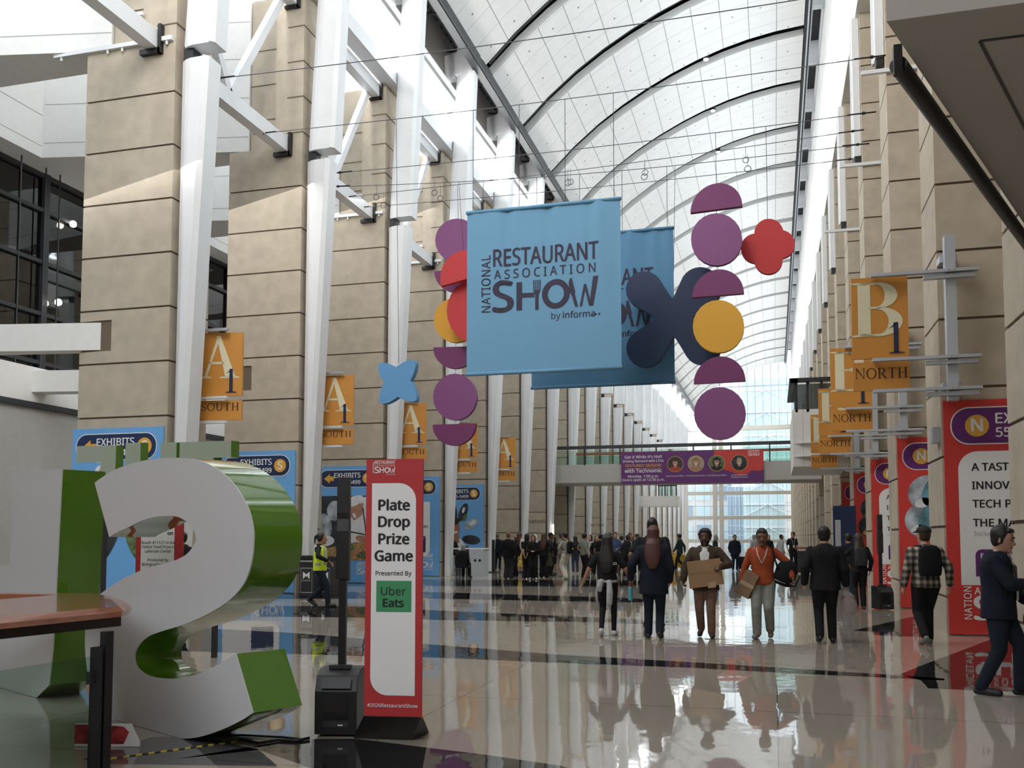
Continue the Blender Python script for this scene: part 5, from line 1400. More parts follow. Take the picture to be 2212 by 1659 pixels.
def person(label, foot, height, face, skin='l', hair=('short', 'k'), top=('tee', None), legs=('trousers', None), shoe=None, walk=0.0, lead=1, hands=(None, None), tilt=0.0, build=1.0, vox=.022, bald=False, group=None, head_turn=0.0, head_dip=0.0, lean=0.0, seated=False, extras=(), shirt=None, curl=(.5, .5), sit_h=.47, detail=False, flat=False):
    """foot: point on the floor; face: heading in degrees (0 looks down the hall, 180 towards the viewer)"""
    k = height / 1.75; B_ = build
    root = thing('person', Vector((foot.x, foot.y, 0)), label, 'person', group, radians(face))
    top_kind, top_m = top; leg_kind, leg_m = legs; shoe = shoe or SHB
    hz = .925 if not seated else sit_h + .09
    if walk: hz -= .03 * abs(walk)
    # legs
    ank = {}
    for sd in (-1, 1):
        f = walk * .27 * (1 if sd == lead else -1)
        lift = .0 if f >= 0 or flat else min(.12, -f * .42)
        ank[sd] = Vector((sd * (.085 + .015 * (1 - abs(walk))), f, .085 + lift))
        if seated: ank[sd] = Vector((sd * .12, .42 + .05 * sd, .085))
    hip = {sd: Vector((sd * .092, 0 if not seated else .02, hz)) for sd in (-1, 1)}
    knee = {}
    for sd in (-1, 1):
        knee[sd], ank[sd] = ik(hip[sd], ank[sd], .435, .425, (0, 1, .15 if not seated else 1))
        if seated: knee[sd] = Vector((sd * .12, .42, hz + .02))
    lv = Vector((tilt, lean, 0))
    T = lambda x, y, z: Vector((x + lv.x * (z - hz), y + lv.y * (z - hz), z))
    zs = hz - .925                                     # everything above the hips rides on them
    Z = lambda z: z + zs
    sh = {sd: T(sd * (.172 * B_), -.005, Z(1.392)) for sd in (-1, 1)}
    wr, el = {}, {}
    for i, sd in enumerate((-1, 1)):
        t = hands[i]
        pole = (sd * .45, -1, -.1)
        if t is None: t = (sd * (.235 + .03 * (B_ - 1)), .03 - .20 * walk * (1 if sd == lead else -1), .90)
        if len(t) == 6: pole = t[3:]
        tv = Vector(t[:3]); tv.z += zs
        el[sd], wr[sd] = ik(sh[sd], tv, .285, .255, pole)
    HC = T(0, .02, Z(1.625)) + Vector((0, .02 + head_dip * .05, -head_dip * .02))
    HM = Matrix.Translation(HC) @ Matrix.Rotation(radians(head_turn), 4, 'Z') @ Matrix.Rotation(-head_dip * .5, 4, 'X') @ Matrix.Scale(1.07, 4)
    S = Matrix.Diagonal((k, k, k)).to_4x4()
    H = lambda x, y, z: HM @ Vector((x, y, z))
    # ---- the body: one continuous surface
    b = Blob()
    bare_arm = top_kind in ('tee', 'vest_only'); bare_leg = leg_kind in ('shorts', 'skirt')
    hs = [(0, .005, -.125, .045, .050), (0, .018, -.105, .052, .062), (0, .012, -.06, .064, .082), (0, .004, 0, .074, .093), (0, -.004, .045, .076, .096), (0, -.008, .085, .066, .084), (0, -.01, .115, .038, .05)]
    b.stack(hs, 22, HM)
    b.cap(T(0, -.012, Z(1.42)), H(0, -.02, -.07), .058 * B_, .052)
    b.cap(H(0, .09, -.005), H(0, .112, -.035), .011, .016); b.cap(H(-.012, .098, -.038), H(.012, .098, -.038), .010, .010)
    b.cap(H(-.020, .088, -.070), H(.020, .088, -.070), .010, .010); b.cap(H(-.012, .078, -.108), H(.012, .078, -.108), .020, .020)
    for sd in (-1, 1):
        b.cap(H(sd * .076, -.005, .015), H(sd * .078, -.008, -.035), .014, .010)
        b.cap(H(sd * .02, .086, .022), H(sd * .05, .074, .022), .012, .012)
    b.stack([(T(0, 0, Z(z)).x, T(0, y, Z(z)).y, Z(z), rx * B_, ry * B_) for z, y, rx, ry in ((.90, 0, .14, .10), (1.05, .0, .125, .09), (1.2, .0, .14, .10), (1.34, -.005, .165, .10), (1.42, -.01, .13, .08), (1.46, -.012, .06, .055))])
    for i, sd in enumerate((-1, 1)):
        b.chain([sh[sd], el[sd], wr[sd]], [.050 * B_, .040 * B_, .029])
        d = (wr[sd] - el[sd]).normalized(); inw = Vector((-sd, .25, 0)) if abs(d.z) > .6 else Vector((-sd * .3, 0, -1))
        hand(b, wr[sd], d, sd, inw, curl[i])
        b.chain([hip[sd], knee[sd], ank[sd]], [.078, .052, .036]); b.cap(ank[sd], ank[sd] + Vector((0, .10, -.045)), .035, .03)
    body = b.build('body', SKINS[skin], root, S, vox, 3)
    # ---- face
    if detail:
        for sd in (-1, 1):
            mb = MB(); mb.ball(H(sd * .032, .0885, .004), (.012, .006, .007), 0, 10, 6)
            o = mb.build('eye', mat('eye_dark', (.012, .009, .008), .3), smooth=True); o.parent = root
        for sd in (-1, 1):
            mb = MB(); mb.tube([H(sd * .016, .098, .024), H(sd * .034, .096, .030), H(sd * .052, .082, .024)], .0045, n=6)
            o = mb.build('eyebrow', HAIRS['k'], smooth=True); o.parent = root
        mb = MB(); mb.ball(H(0, .097, -.0705), (.022, .007, .006), 0, 10, 6, HM.to_3x3()); o = mb.build('mouth', mat('lips', (.26, .09, .08), .5), smooth=True); o.parent = root
    # ---- hair
    hk, hc = hair
    if hk != 'none':
        h = Blob()
        if hk in ('short', 'crop', 'long', 'bob', 'tail', 'curly', 'hijab'):
            o_ = {'crop': .006, 'short': .014, 'curly': .026}.get(hk, .018)
            h.stack([(0, -.035, -.075, .055, .045)] + [(0, -.022 - .004 * (hk == 'crop'), z, rx + o_, ry + o_ * .8) for z, rx, ry in ((-.04, .066, .066), (.0, .072, .074), (.04, .075, .084), (.075, .068, .082), (.105, .052, .062), (.125, .030, .035))], 22, HM)
            if hk in ('short', 'curly'): h.cap(H(-.035, .060, .084), H(.035, .056, .088), .020 + o_ * .5, .022 + o_ * .5)
        if hk == 'curly': [h.ball(H(sd * .07, -.01 + q, .03 + q * .3), .038) for sd in (-1, 1) for q in (-.04, .03)]
        if hk == 'long':
            bo = {'coat': .045, 'jacket': .035, 'cardigan': .03}.get(top_kind, .006)
            h.stack([(T(0, -.115, Z(z)).x, T(0, y - bo * (z < 1.5), Z(z)).y, Z(z), rx, ry) for z, y, rx, ry in ((1.10, -.135, .055, .022), (1.18, -.138, .10, .032), (1.30, -.125, .125, .042), (1.40, -.095, .125, .058), (1.48, -.065, .112, .075), (1.56, -.04, .100, .090), (1.64, -.022, .093, .102), (1.70, -.018, .085, .10))], 22)
        if hk == 'bob': h.stack([(0, -.035, z, rx, ry) for z, rx, ry in ((-.16, .075, .055), (-.10, .092, .075), (-.03, .095, .088), (.03, .092, .09))], 22, HM)
        if hk == 'tail': h.chain([H(0, -.10, .06), H(0, -.15, .02), H(0, -.16, -.12)], [.035, .03, .015])
        if hk == 'hijab': h.stack([(T(0, -.03, Z(z)).x, T(0, y, Z(z)).y, Z(z), rx, ry) for z, y, rx, ry in ((1.28, -.02, .17, .12), (1.40, -.02, .15, .11), (1.48, -.01, .10, .10), (1.56, -.012, .092, .105), (1.66, -.02, .09, .10))], 22)
        h.build('headscarf' if hk == 'hijab' else 'hair', HAIRS[hc], root, S, vox * .8, 6)
    # ---- trousers, skirt or shorts
    g = Blob(); e = .014
    g.stack([(T(0, 0, z).x, T(0, 0, z).y, z, rx * B_, ry * B_) for z, rx, ry in ((hz - .06, .165, .118), (hz + .03, .160, .115), (hz + .12, .148, .105))])
    loose = {'wide': 1.32, 'skirt': 1, 'leggings': .86, 'baggy': 1.2}.get(leg_kind, 1.08)
    for sd in (-1, 1):
        if leg_kind == 'shorts': kk = hip[sd].lerp(knee[sd], .92); g.cap(hip[sd], kk, .098, .082)
        elif leg_kind == 'skirt': pass
        else:
            kr = .070 * loose; cr = (.072 if leg_kind == 'wide' else .058) * loose
            if leg_kind == 'leggings': kr, cr = .058, .042
            g.chain([hip[sd] + Vector((0, 0, -.03)), knee[sd], ank[sd] + Vector((0, -.004, .0))], [.097 * B_ * min(1.1, max(.95, loose)), kr, cr])
    if leg_kind == 'skirt': g.stack([(0, 0, z, rx, ry) for z, rx, ry in ((.25, .26, .20), (.5, .23, .18), (.75, .19, .14), (.95, .16, .12))])
    g.build({'skirt': 'skirt', 'shorts': 'shorts', 'leggings': 'leggings'}.get(leg_kind, 'trousers'), leg_m, root, S, vox)
    # ---- shoes
    for sd in (-1, 1):
        s = Blob(); up = ank[sd].z - .085; a = ank[sd] + Vector((0, -.02, -.02)); heel = ank[sd] + Vector((0, -.04, -.043)); toe = ank[sd] + Vector((sd * .028, .165, -.048))
        if up > .01: toe = Vector((ank[sd].x + sd * .01, ank[sd].y + .12, .032)); heel = ank[sd] + Vector((0, -.055, -.035))
        s.cap(heel, toe, .042, .036).cap(heel + Vector((0, .05, .012)), a + Vector((0, .02, .0)), .042, .046); s.cap(heel.lerp(toe, .55) + Vector((sd * .006, 0, 0)), toe, .048, .040)
        for v in s.mb.v: pass
        s.mb.v = [(x, y, max(z, .004)) for x, y, z in s.mb.v]
        s.build('shoe', shoe, root, S, max(.010, vox * .7), 2)
    # ---- top
    if top_m is not None:
        c = Blob(); hem = {'tee': -.03, 'shirt': -.06, 'jacket': -.12, 'coat': -.22, 'cardigan': -.16, 'crop': .03}.get(top_kind, -.05)
        ex = {'tee': .014, 'shirt': .018, 'jacket': .030, 'coat': .038, 'cardigan': .028}.get(top_kind, .016)
        secs = [(hz + hem, 0, .165, .12), (hz + .06, 0, .155, .112), (Z(1.10), .0, .142, .104), (Z(1.22), .0, .158, .112), (Z(1.33), -.005, .178, .110), (Z(1.40), -.008, .170, .094), (Z(1.435), -.01, .125, .08), (Z(1.468), -.012, .078, .066), (Z(1.485), -.015, .062, .058)]
        c.stack([(T(0, 0, z).x, T(0, y, z).y, z, (rx + ex) * B_, (ry + ex) * B_) for z, y, rx, ry in secs])
        for sd in (-1, 1):
            if top_kind in ('tee', 'crop'): c.cap(sh[sd], sh[sd].lerp(el[sd], .72), .060 * B_ + ex * .3, .060 * B_ + ex * .3)
            else: c.chain([sh[sd], el[sd], el[sd].lerp(wr[sd], .93)], [.056 * B_ + ex * .35, .050 * B_ + ex * .45, .038 * B_ + ex * .4])
        if top_kind in ('jacket', 'coat'): c.cap(T(-.05, -.05, Z(1.475)), T(.05, -.05, Z(1.475)), .034, .034)
        c.build({'tee': 'tee_shirt', 'shirt': 'shirt', 'jacket': 'jacket', 'coat': 'coat', 'cardigan': 'cardigan', 'crop': 'top'}.get(top_kind, 'top'), top_m, root, S, vox)
    # ---- extras: functions get the local frame and add child parts
    fr = dict(T=T, Z=Z, H=H, sh=sh, el=el, wr=wr, hz=hz, root=root, HM=HM, knee=knee, ank=ank, vox=vox, B=B_, S=S)
    for fn in extras: fn(fr)
    for ch in root.children:                       # the figure was drawn 1.75 m tall
        ch.scale = (k, k, k)
    return root, fr, k


def child(mb, name, m, fr, smooth=True):
    o = mb.build(name, m, smooth=smooth); o.parent = fr['root']; return o


def x_backpack(m, w=.15, z0=1.05, z1=1.43, d=.15, patch=None):
    def f(fr):
        T, Z = fr['T'], fr['Z']; b = Blob()
        b.stack([(T(0, 0, Z(z)).x, T(0, -.13 - d / 2, Z(z)).y, Z(z), rx, ry) for z, rx, ry in ((z0, w * .92, d * .42), (z0 + .1, w, d * .52), ((z0 + z1) / 2, w, d * .52), (z1 - .05, w * .9, d * .46), (z1, w * .6, d * .3))])
        b.build('backpack', m, fr['root'], None, fr['vox'])
        mb = MB()
        for sd in (-1, 1): mb.tube([T(sd * .09, -.10, Z(1.46)), T(sd * .115, .02, Z(1.47)), T(sd * .13, .125, Z(1.36)), T(sd * .14, .10, Z(1.2)), T(sd * .15, -.05, Z(1.10))], .018, n=6)
        child(mb, 'backpack_strap', m, fr)
        if patch:
            mb = MB(); mb.ball(T(.05, -.13 - d, Z(z0 + .16)), (.04, .02, .03)); child(mb, 'backpack_tag', patch, fr)
    return f


def x_lanyard(m, badge=True, low=1.14):
    def f(fr):
        T, Z = fr['T'], fr['Z']; mb = MB(); y = .145 * fr['B']
        mb.tube([T(-.065, -.03, Z(1.485)), T(-.085, .075, Z(1.44)), T(-.06, y, Z(1.33)), T(0, y + .012, Z(low)), T(.06, y, Z(1.33)), T(.085, .075, Z(1.44)), T(.065, -.03, Z(1.485))], .0075, n=6); child(mb, 'lanyard', m, fr)
        if badge: mb = MB(); c = T(0, y + .015, Z(low - .07)); mb.box(c - Vector((.045, .004, .06)), c + Vector((.045, .004, .06))); child(mb, 'badge', WSH, fr, False)
    return f


def x_cap(m, brim=True):
    def f(fr):
        H = fr['H']; b = Blob(); b.stack([(0, -.01, z, rx, ry) for z, rx, ry in ((.045, .092, .112), (.075, .09, .108), (.11, .07, .085), (.13, .04, .05))], 22, fr['HM']); b.cap(H(-.03, .105, .052), H(.03, .105, .052), .016, .016)
        if brim: [b.cap(H(q, .10, .050), H(q * .9, .165, .040), .012, .010) for q in (-.05, -.025, 0, .025, .05)]
        b.build('cap', m, fr['root'], None, fr['vox'] * .8, 2)
    return f


def x_beard(m):
    def f(fr):
        H = fr['H']; b = Blob(); b.stack([(0, .03, -.135, .035, .045), (0, .022, -.11, .058, .070), (0, .014, -.075, .071, .082), (0, .0, -.035, .074, .068)], 20, fr['HM']); b.cap(H(-.03, .098, -.054), H(.03, .098, -.054), .010, .010); b.build('beard', m, fr['root'], None, fr['vox'] * .8, 2)
    return f


def x_moustache(m):
    def f(fr):
        H = fr['H']; mb = MB(); mb.tube([H(-.032, .088, -.062), H(0, .106, -.052), H(.032, .088, -.062)], [.006, .009, .006], n=7); child(mb, 'moustache', m, fr)
    return f


def x_open_front(m, w=.055, z0=1.05):
    """the shirt that shows between the open fronts of a jacket"""
    def f(fr):
        T, Z = fr['T'], fr['Z']; mb = MB(); y = .148 * fr['B']; rows = []
        for z, q, yy in ((z0, .012, y + .0), (1.2, w * .75, y + .004), (1.33, w, y - .004), (1.42, w * .95, y - .045), (1.47, w * .85, y - .075)): rows.append([T(-q, yy - .012, Z(z)), T(0, yy + .004, Z(z)), T(q, yy - .012, Z(z))])
        mb.loft(rows, closed=False, caps=False); mb.loft([[p + Vector((0, -.03, 0)) for p in r] for r in rows], closed=False, caps=False); child(mb, 'shirt_front', m, fr)
        mb = MB()
        for sd in (-1, 1): mb.tube([T(sd * .07, -.02, Z(1.49)), T(sd * .06, .07, Z(1.465)), T(sd * .022, .105, Z(1.435))], .016, n=6)
        child(mb, 'collar', m, fr)
    return f


def spot(x, y): return onZ(x, y)


CROWD = 'people waiting in the crowd'
# ---------------------------------------------------------------- the walkers in front
V = .0105


def x_waist_jacket(fr):
    T, hz = fr['T'], fr['hz']; b = Blob()
    b.stack([(0, 0, hz + q, rx, ry) for q, rx, ry in ((.0, .178, .132), (.03, .176, .130), (.06, .168, .124))]); b.chain([Vector((.045, -.14, hz)), Vector((.055, -.165, hz - .16)), Vector((.045, -.16, hz - .34))], [.045, .058, .052])
    b.chain([Vector((-.10, -.11, hz + .02)), Vector((-.125, -.12, hz - .06)), Vector((-.12, -.11, hz - .12))], [.05, .055, .04]); b.chain([Vector((-.165, 0, hz)), Vector((-.19, 0, hz - .2)), Vector((-.17, .02, hz - .42))], [.02, .024, .014])
    b.build('waist_jacket', LGR, fr['root'], None, fr['vox'])
    mb = MB(); P = Panel(T(.105, -.150, 1.215), LAT, UPZ, .2, .1); P.text(mb, 'SD', 0, 0, .04, .0, 0, .01); child(mb, 'back_logo', WHT, fr, False)


person('person in black tee with waist-length dark hair, pale jacket tied round the waist', spot(1313, 1374), 1.66, 4, 'm', ('long', 'k'), ('tee', BLK), ('leggings', BLK), SHW, .55, 1, ((-.42, -.02, .92), (.40, .06, .93)), vox=V, extras=(x_waist_jacket,))
r, f, k = person('person in a long navy coat with auburn hair, blue bottle in hand', spot(1413, 1380), 1.78, 2, 'l', ('long', 'r'), ('coat', NVY), ('trousers', DJEAN), SHB, .35, -1, ((-.36, .0, .93), None), build=1.12, vox=V)
# the blue bottle hangs from the hand
w = r.matrix_basis @ (f['wr'][-1] * k); t = thing('water_bottle', (w.x, w.y, w.z - .30), 'light blue water bottle with a red cap, carried by the navy-coated walker', 'bottle')
mb = MB(); mb.cyl((w.x, w.y, w.z - .34), .034, .20, 0, 18); mb.cyl((w.x, w.y, w.z - .14), .034, .02, 0, 18, .026); put(mb.build('bottle_body', mat('aqua_plastic', (.08, .36, .46), .4), smooth=True, auto=.6), t)
mb = MB(); mb.cyl((w.x, w.y, w.z - .12), .028, .045, 0, 18); mb.tube([Vector((w.x - .02, w.y, w.z - .08)), Vector((w.x, w.y, w.z - .045)), Vector((w.x + .02, w.y, w.z - .08))], .008, n=6); put(mb.build('cap', mat('dark_red_plastic', (.22, .03, .035), .4), smooth=True, auto=.6), t)
person('tall person in black with short dark hair, mostly hidden by the navy coat', Vector((onZ(1411, 1358).x, onZ(1411, 1358).y, 0)), 1.94, 0, 'b', ('crop', 'k'), ('tee', BLK), ('trousers', CRM), SHB, .4, 1, ((-.33, .02, .97), None), build=1.15, vox=.013)


def x_cardi(fr): x_open_front(WSH, .075, 1.0)(fr)


r, f, k = person('person in brown cardigan and white shirt with thick black hair, carrying a large flat box', spot(1526, 1376), 1.74, 178, 'd', ('curly', 'k'), ('cardigan', BRC), ('trousers', KHA), SHB, .40, -1, ((-.30, .20, .93, -1, -.3, -.3), (.27, .22, 1.12, 1, -.4, -.5)) [::-1] if False else ((-.26, .27, 1.15, -1, -.5, -.6), (.33, .20, .93, 1, -.6, -.3)), build=1.14, vox=V, curl=(1.0, .9), extras=(x_cardi, x_beard(HAIRS['k'])), detail=True)
Mr = r.matrix_basis
c = Mr @ Vector((.03, .30, 1.02)); ux_ = RGT; tiltm = rotdir(0)
cp = [onY(1483, 1214, c.y), onY(1555, 1206, c.y), onY(1563, 1262, c.y), onY(1490, 1272, c.y)]
t = thing('cardboard_box', sum(cp, Vector()) / 4, 'large flat cardboard box held in both arms', 'box')
CARD = mat('cardboard', (.33, .20, .105), .8, var=.08, vscale=7)
mb = MB(); mb.prism(cp, (0, .13, 0)); put(mb.build('carton', CARD, bevel=.004), t)
mb = MB(); a, b = cp[3].lerp(cp[2], .55), cp[3].lerp(cp[2], .78); mb.add([a + Vector((0, -.004, .06)), b + Vector((0, -.004, .06)), b + Vector((0, -.02, -.03)), a + Vector((0, -.02, -.03))], [(0, 1, 2, 3)]); put(mb.build('flap', mat('cardboard_flap', (.38, .25, .15), .8)), t)
mb = MB(); a, b = cp[0].lerp(cp[3], .47), cp[1].lerp(cp[2], .47); mb.add([a + Vector((0, -.003, .012)), b + Vector((0, -.003, .012)), b + Vector((0, -.003, -.012)), a + Vector((0, -.003, -.012))], [(0, 1, 2, 3)]); put(mb.build('packing_tape', mat('brown_tape', (.30, .175, .09), .4)), t)


def x_bagstrap(fr):
    T, Z = fr['T'], fr['Z']; mb = MB(); mb.tube([T(-.11, -.12, Z(1.40)), T(-.15, -.02, Z(1.49)), T(-.16, .10, Z(1.42)), T(-.22, .12, Z(1.2)), T(-.26, .06, Z(1.05))], .016, n=6); child(mb, 'bag_strap', BLK, fr)


r, f, k = person('person in an orange-red sweater with grey trousers and white lanyard, box under one arm', spot(1650, 1378), 1.74, 176, 'b', ('short', 'k'), ('shirt', ORG), ('baggy', GRYP_), SHG, .40, 1, ((-.46, .10, .98, -1, -.5, 0), (.36, .02, .84, 1, -.6, 0)), build=1.05, vox=V, head_turn=6, head_dip=.25, curl=(1.0, .8), extras=(x_lanyard(WSH, False, 1.2), x_moustache(HAIRS['k']), x_bagstrap), detail=True)
cb = onY(1617, 1262, r.location.y - .05); t = thing('cardboard_carton', cb, 'smaller brown carton tucked under the arm of the orange sweater', 'box')
Mb = Matrix.Translation(cb) @ Matrix.Rotation(radians(-12), 4, 'Z') @ Matrix.Rotation(radians(27), 4, 'Y')
mb = MB(); mb.box((-.115, -.12, -.20), (.115, .12, .20), 0, Mb); put(mb.build('carton', mat('brown_carton', (.24, .15, .095), .8, var=.1), bevel=.008), t)
mb = MB(); mb.box((-.117, -.123, -.03), (.117, -.119, .03), 0, Mb); put(mb.build('packing_tape', mat('pale_tape', (.42, .32, .22), .35)), t)
cb = onY(1698, 1236, r.location.y - .02); t = thing('shoulder_bag', cb, 'bulky black bag hanging at the side of the orange sweater', 'bag')
b = Blob(); Mb = Matrix.Translation(cb) @ Matrix.Rotation(radians(20), 4, 'Y'); b.stack([(0, 0, z, rx, ry) for z, rx, ry in ((-.21, .13, .09), (-.1, .165, .12), (.05, .17, .12), (.15, .13, .09), (.19, .07, .05))], 20, Mb)
o = b.build('bag_body', BLK, None, None, .014); put(o, t)
mb = MB(); mb.tube([Mb @ Vector(p) for p in ((.13, 0, .08), (.22, 0, .0), (.20, 0, -.16), (.12, 0, -.20))], .012, n=6); put(mb.build('handle', BLK, smooth=True), t)
mb = MB(); mb.tube([Mb @ Vector(p) for p in ((-.13, -.10, -.165), (-.05, -.118, -.17), (.05, -.118, -.17))], .006, n=6); put(mb.build('zip', LGR, smooth=True), t)

r, f, k = person('person in a dark suit jacket with short black hair, plastic bag in hand', spot(1785, 1389), 1.76, 2, 'l', ('short', 'k'), ('jacket', BLK), ('trousers', BLK), SHB, .32, 1, ((-.30, .0, .90), (.30, .02, .88)), build=1.16, vox=V, curl=(.3, 1.0))
w = r.matrix_basis @ (f['wr'][1] * k); t = thing('plastic_bag', (w.x, w.y, w.z), 'translucent plastic bag carried by the dark-suited walker', 'bag')
BAGM = mat('milky_plastic', (.55, .53, .53), .3, alpha=.42); b = Blob(); b.stack([(w.x + x, w.y, w.z + z, rx, ry) for x, z, rx, ry in ((.03, -.47, .115, .06), (.03, -.40, .125, .075), (.03, -.25, .12, .07), (.02, -.15, .09, .04), (.0, -.08, .03, .018))]); put(b.build('bag_film', BAGM, None, None, .014), t)
mb = MB(); mb.box((w.x - .07, w.y - .045, w.z - .45), (w.x + .12, w.y + .045, w.z - .16)); put(mb.build('parcel', mat('dull_red_parcel', (.22, .10, .085), .6), bevel=.01), t)

person('person with dark red-brown hair and a grey backpack, standing by the tall speaker', spot(1858, 1316), 1.68, 8, 'm', ('long', 'b'), ('shirt', BLK), ('trousers', BLK), SHBR, .25, 1, ((-.24, .12, 1.05, -1, -.6, 0), None), vox=.013, extras=(x_backpack(CHR, .15, 1.02, 1.42, .16),))
person('person in a dark top and blue jeans behind the backpack wearer', spot(1836, 1288), 1.70, 20, 'm', ('short', 'k'), ('shirt', NVY), ('trousers', JEAN), SHB, .5, 1, vox=.02)
person('person in a black and cream plaid shirt with dark cap and hooded black backpack', spot(2003, 1393), 1.77, 12, 'l', ('crop', 'b'), ('shirt', PLAID), ('trousers', BLK), SHG, .62, 1, ((-.31, .02, .88), (.33, -.05, .90)), build=1.16, vox=V, head_turn=14, extras=(x_backpack(BLK, .17, 1.04, 1.47, .13), x_cap(CHR)))


def x_phone(fr):
    w = fr['wr'][1]; mb = MB(); c = Vector((w.x + .0, w.y + .08, w.z + .06)); mb.box(c - Vector((.035, .004, .07)), c + Vector((.035, .006, .07))); child(mb, 'phone', BLK, fr, False)
    T, Z = fr['T'], fr['Z']; mb = MB(); mb.tube([fr['wr'][-1] + Vector((0, .05, -.02)), fr['wr'][-1] + Vector((.03, .02, -.17)), fr['wr'][-1] + Vector((.06, .0, -.22))], [.035, .04, .02], n=8); child(mb, 'umbrella_pouch', CHR, fr)


p9 = spot(2163, 1502)
person('person in a dark jacket striding out of the picture edge, looking at a phone', p9, 1.73, -110, 'l', ('short', 'k'), ('jacket', NVY), ('trousers', DJEAN), SHB, .62, -1, ((-.20, .22, .98, -1, -.6, -.2), (.10, .36, 1.16, 1, -.5, -.8)), build=1.14, vox=.0095, head_turn=-6, head_dip=.35, curl=(.7, .9), extras=(x_open_front(WSH, .05, 1.1), x_lanyard(INK, True, 1.12), x_phone), detail=True, flat=True)


def x_vest(fr):
    T, Z, hz = fr['T'], fr['Z'], fr['hz']; b = Blob(); b.stack([(T(0, 0, z).x, T(0, y, z).y, z, rx, ry) for z, y, rx, ry in ((hz - .06, 0, .20, .155), (hz + .1, 0, .195, .15), (Z(1.22), 0, .19, .148), (Z(1.36), 0, .185, .142), (Z(1.43), -.01, .15, .11), (Z(1.47), -.012, .09, .085))])
    b.build('hi_vis_vest', HIV, fr['root'], None, fr['vox']); mb = MB(); ring = lambda z, q: [Vector((T(0, 0, z).x + (.197 + q) * cos(2 * pi * i / 28), T(0, 0, z).y + (.152 + q) * sin(2 * pi * i / 28), z)) for i in range(28)]
    mb.loft([ring(hz + .06, .003), ring(hz + .115, .003)], caps=False)
    for sd in (-1, 1):
        for yy in (-1, 1): mb.tube([Vector((sd * .10, yy * .140, hz + .1)), Vector((sd * .10, yy * .140, Z(1.25))), Vector((sd * .10, yy * .128, Z(1.36))), Vector((sd * .10, yy * .06, Z(1.46)))], .02, n=6)
    child(mb, 'reflective_band', TAPE, fr)


person('person in a yellow hi-vis vest striding past the litter bins', spot(690, 1310), 1.72, -78, 'm', ('tail', 'k'), ('shirt', BLK), ('trousers', DJEAN), SHB, .85, 1, ((-.22, .20, 1.05, -1, -.6, 0), (.24, .24, 1.10, 1, -.6, 0)), vox=.014, extras=(x_vest,))
person('person in black seen through the upper opening of the S', onZ(392, 1330), 1.70, 70, 'm', ('short', 'k'), ('jacket', BLK), ('trousers', BLK), None, .3, 1, vox=.02)

# ---------------------------------------------------------------- the crowd
C = lambda *a, **k_: person(*a, group=CROWD, **k_)
W_ = 'wide'
bk = (0, 0)
C('bald person in a navy jacket beside the black pylon', spot(1075, 1231), 1.76, 5, 'l', ('crop', 'y'), ('jacket', NVY), ('trousers', DJEAN), build=1.12)
C('broad person in black jacket and grey jeans with thin fair hair', spot(1098, 1250), 1.78, -8, 'l', ('crop', 'y'), ('jacket', BLK), (W_, CHR), SHBR, build=1.15)
C('smiling person with long dark hair in black, half hidden by the broad black jacket', spot(1111, 1247), 1.60, 165, 'l', ('long', 'k'), ('shirt', BLK), (W_, BLK))
C('person in cream top and yellow flowered skirt with auburn hair', spot(1122, 1238), 1.80, -20, 'l', ('long', 'r'), ('shirt', CRM), ('skirt', FLORAL))
C('person in black tee and wide black trousers, hands clasped behind the back', spot(1138, 1251), 1.72, 0, 'l', ('bob', 'k'), ('tee', BLK), (W_, BLK), SHW, hands=((-.05, -.20, .90, -1, -.6, 0), (.05, -.22, .88, 1, -.6, 0)))
C('person in black looking down at a phone, next to the clasped hands', spot(1152, 1252), 1.68, 190, 'l', ('bob', 'k'), ('shirt', BLK), (W_, BLK), SHW, hands=((-.06, .24, 1.12, -1, -.5, -.5), (.06, .25, 1.12, 1, -.5, -.5)), head_dip=.7)
C('person in a white headscarf and long grey robe', spot(1156, 1243), 1.70, 30, 'l', ('hijab', 'w'), ('coat', LGR), ('skirt', LGR))
C('person with long auburn hair in black, olive jacket over the arm', spot(1175, 1248), 1.76, 0, 'l', ('long', 'r'), ('shirt', BLK), (W_, BLK), SHB, hands=(None, (.22, .14, 1.0, 1, -.6, 0)), extras=(lambda fr: Blob().stack([(.19, .06, z, rx, .09) for z, rx in ((.45, .16), (.7, .14), (.95, .09))]).build('hung_jacket', OLV, fr['root'], None, .022),))
C('person in a dark cap facing the white-trousered waiter in line', spot(1188, 1244), 1.76, -60, 'b', ('crop', 'k'), ('shirt', CHR), ('trousers', BLK), extras=(x_cap(BLK),))
C('person with dark bun and white socks behind the olive jacket', spot(1197, 1241), 1.62, 150, 'm', ('bob', 'k'), ('shirt', BLK), ('shorts', BLK))
C('person in grey shirt and brown shorts holding a white cup', spot(1212, 1246), 1.76, -70, 'm', ('short', 'b'), ('shirt', GRN), ('shorts', KHA), SHG, hands=(None, (.10, .28, 1.15, 1, -.5, -.5)))
C('person in beige shirt and wide white trousers with a black backpack', spot(1222, 1251), 1.78, 62, 'l', ('short', 'k'), ('tee', BGE), (W_, CRM), SHW, .3, 1, ((-.12, .26, 1.14, -1, -.5, -.5), None), extras=(x_backpack(BLK, .15, .98, 1.42, .17, mat('yellow_tag', (.60, .62, .05), .5)),))
C('person with long dark hair and blue jeans behind the black backpack', spot(1243, 1239), 1.64, 20, 'm', ('long', 'k'), ('shirt', CHR), ('trousers', JEAN), SHW)
C('person in a green-grey tee and black trousers, hand on hip', spot(1262, 1249), 1.74, -40, 'l', ('short', 'k'), ('tee', GRN), ('trousers', BLK), SHB, hands=((-.22, .08, .98, -1, -.6, 0), None))
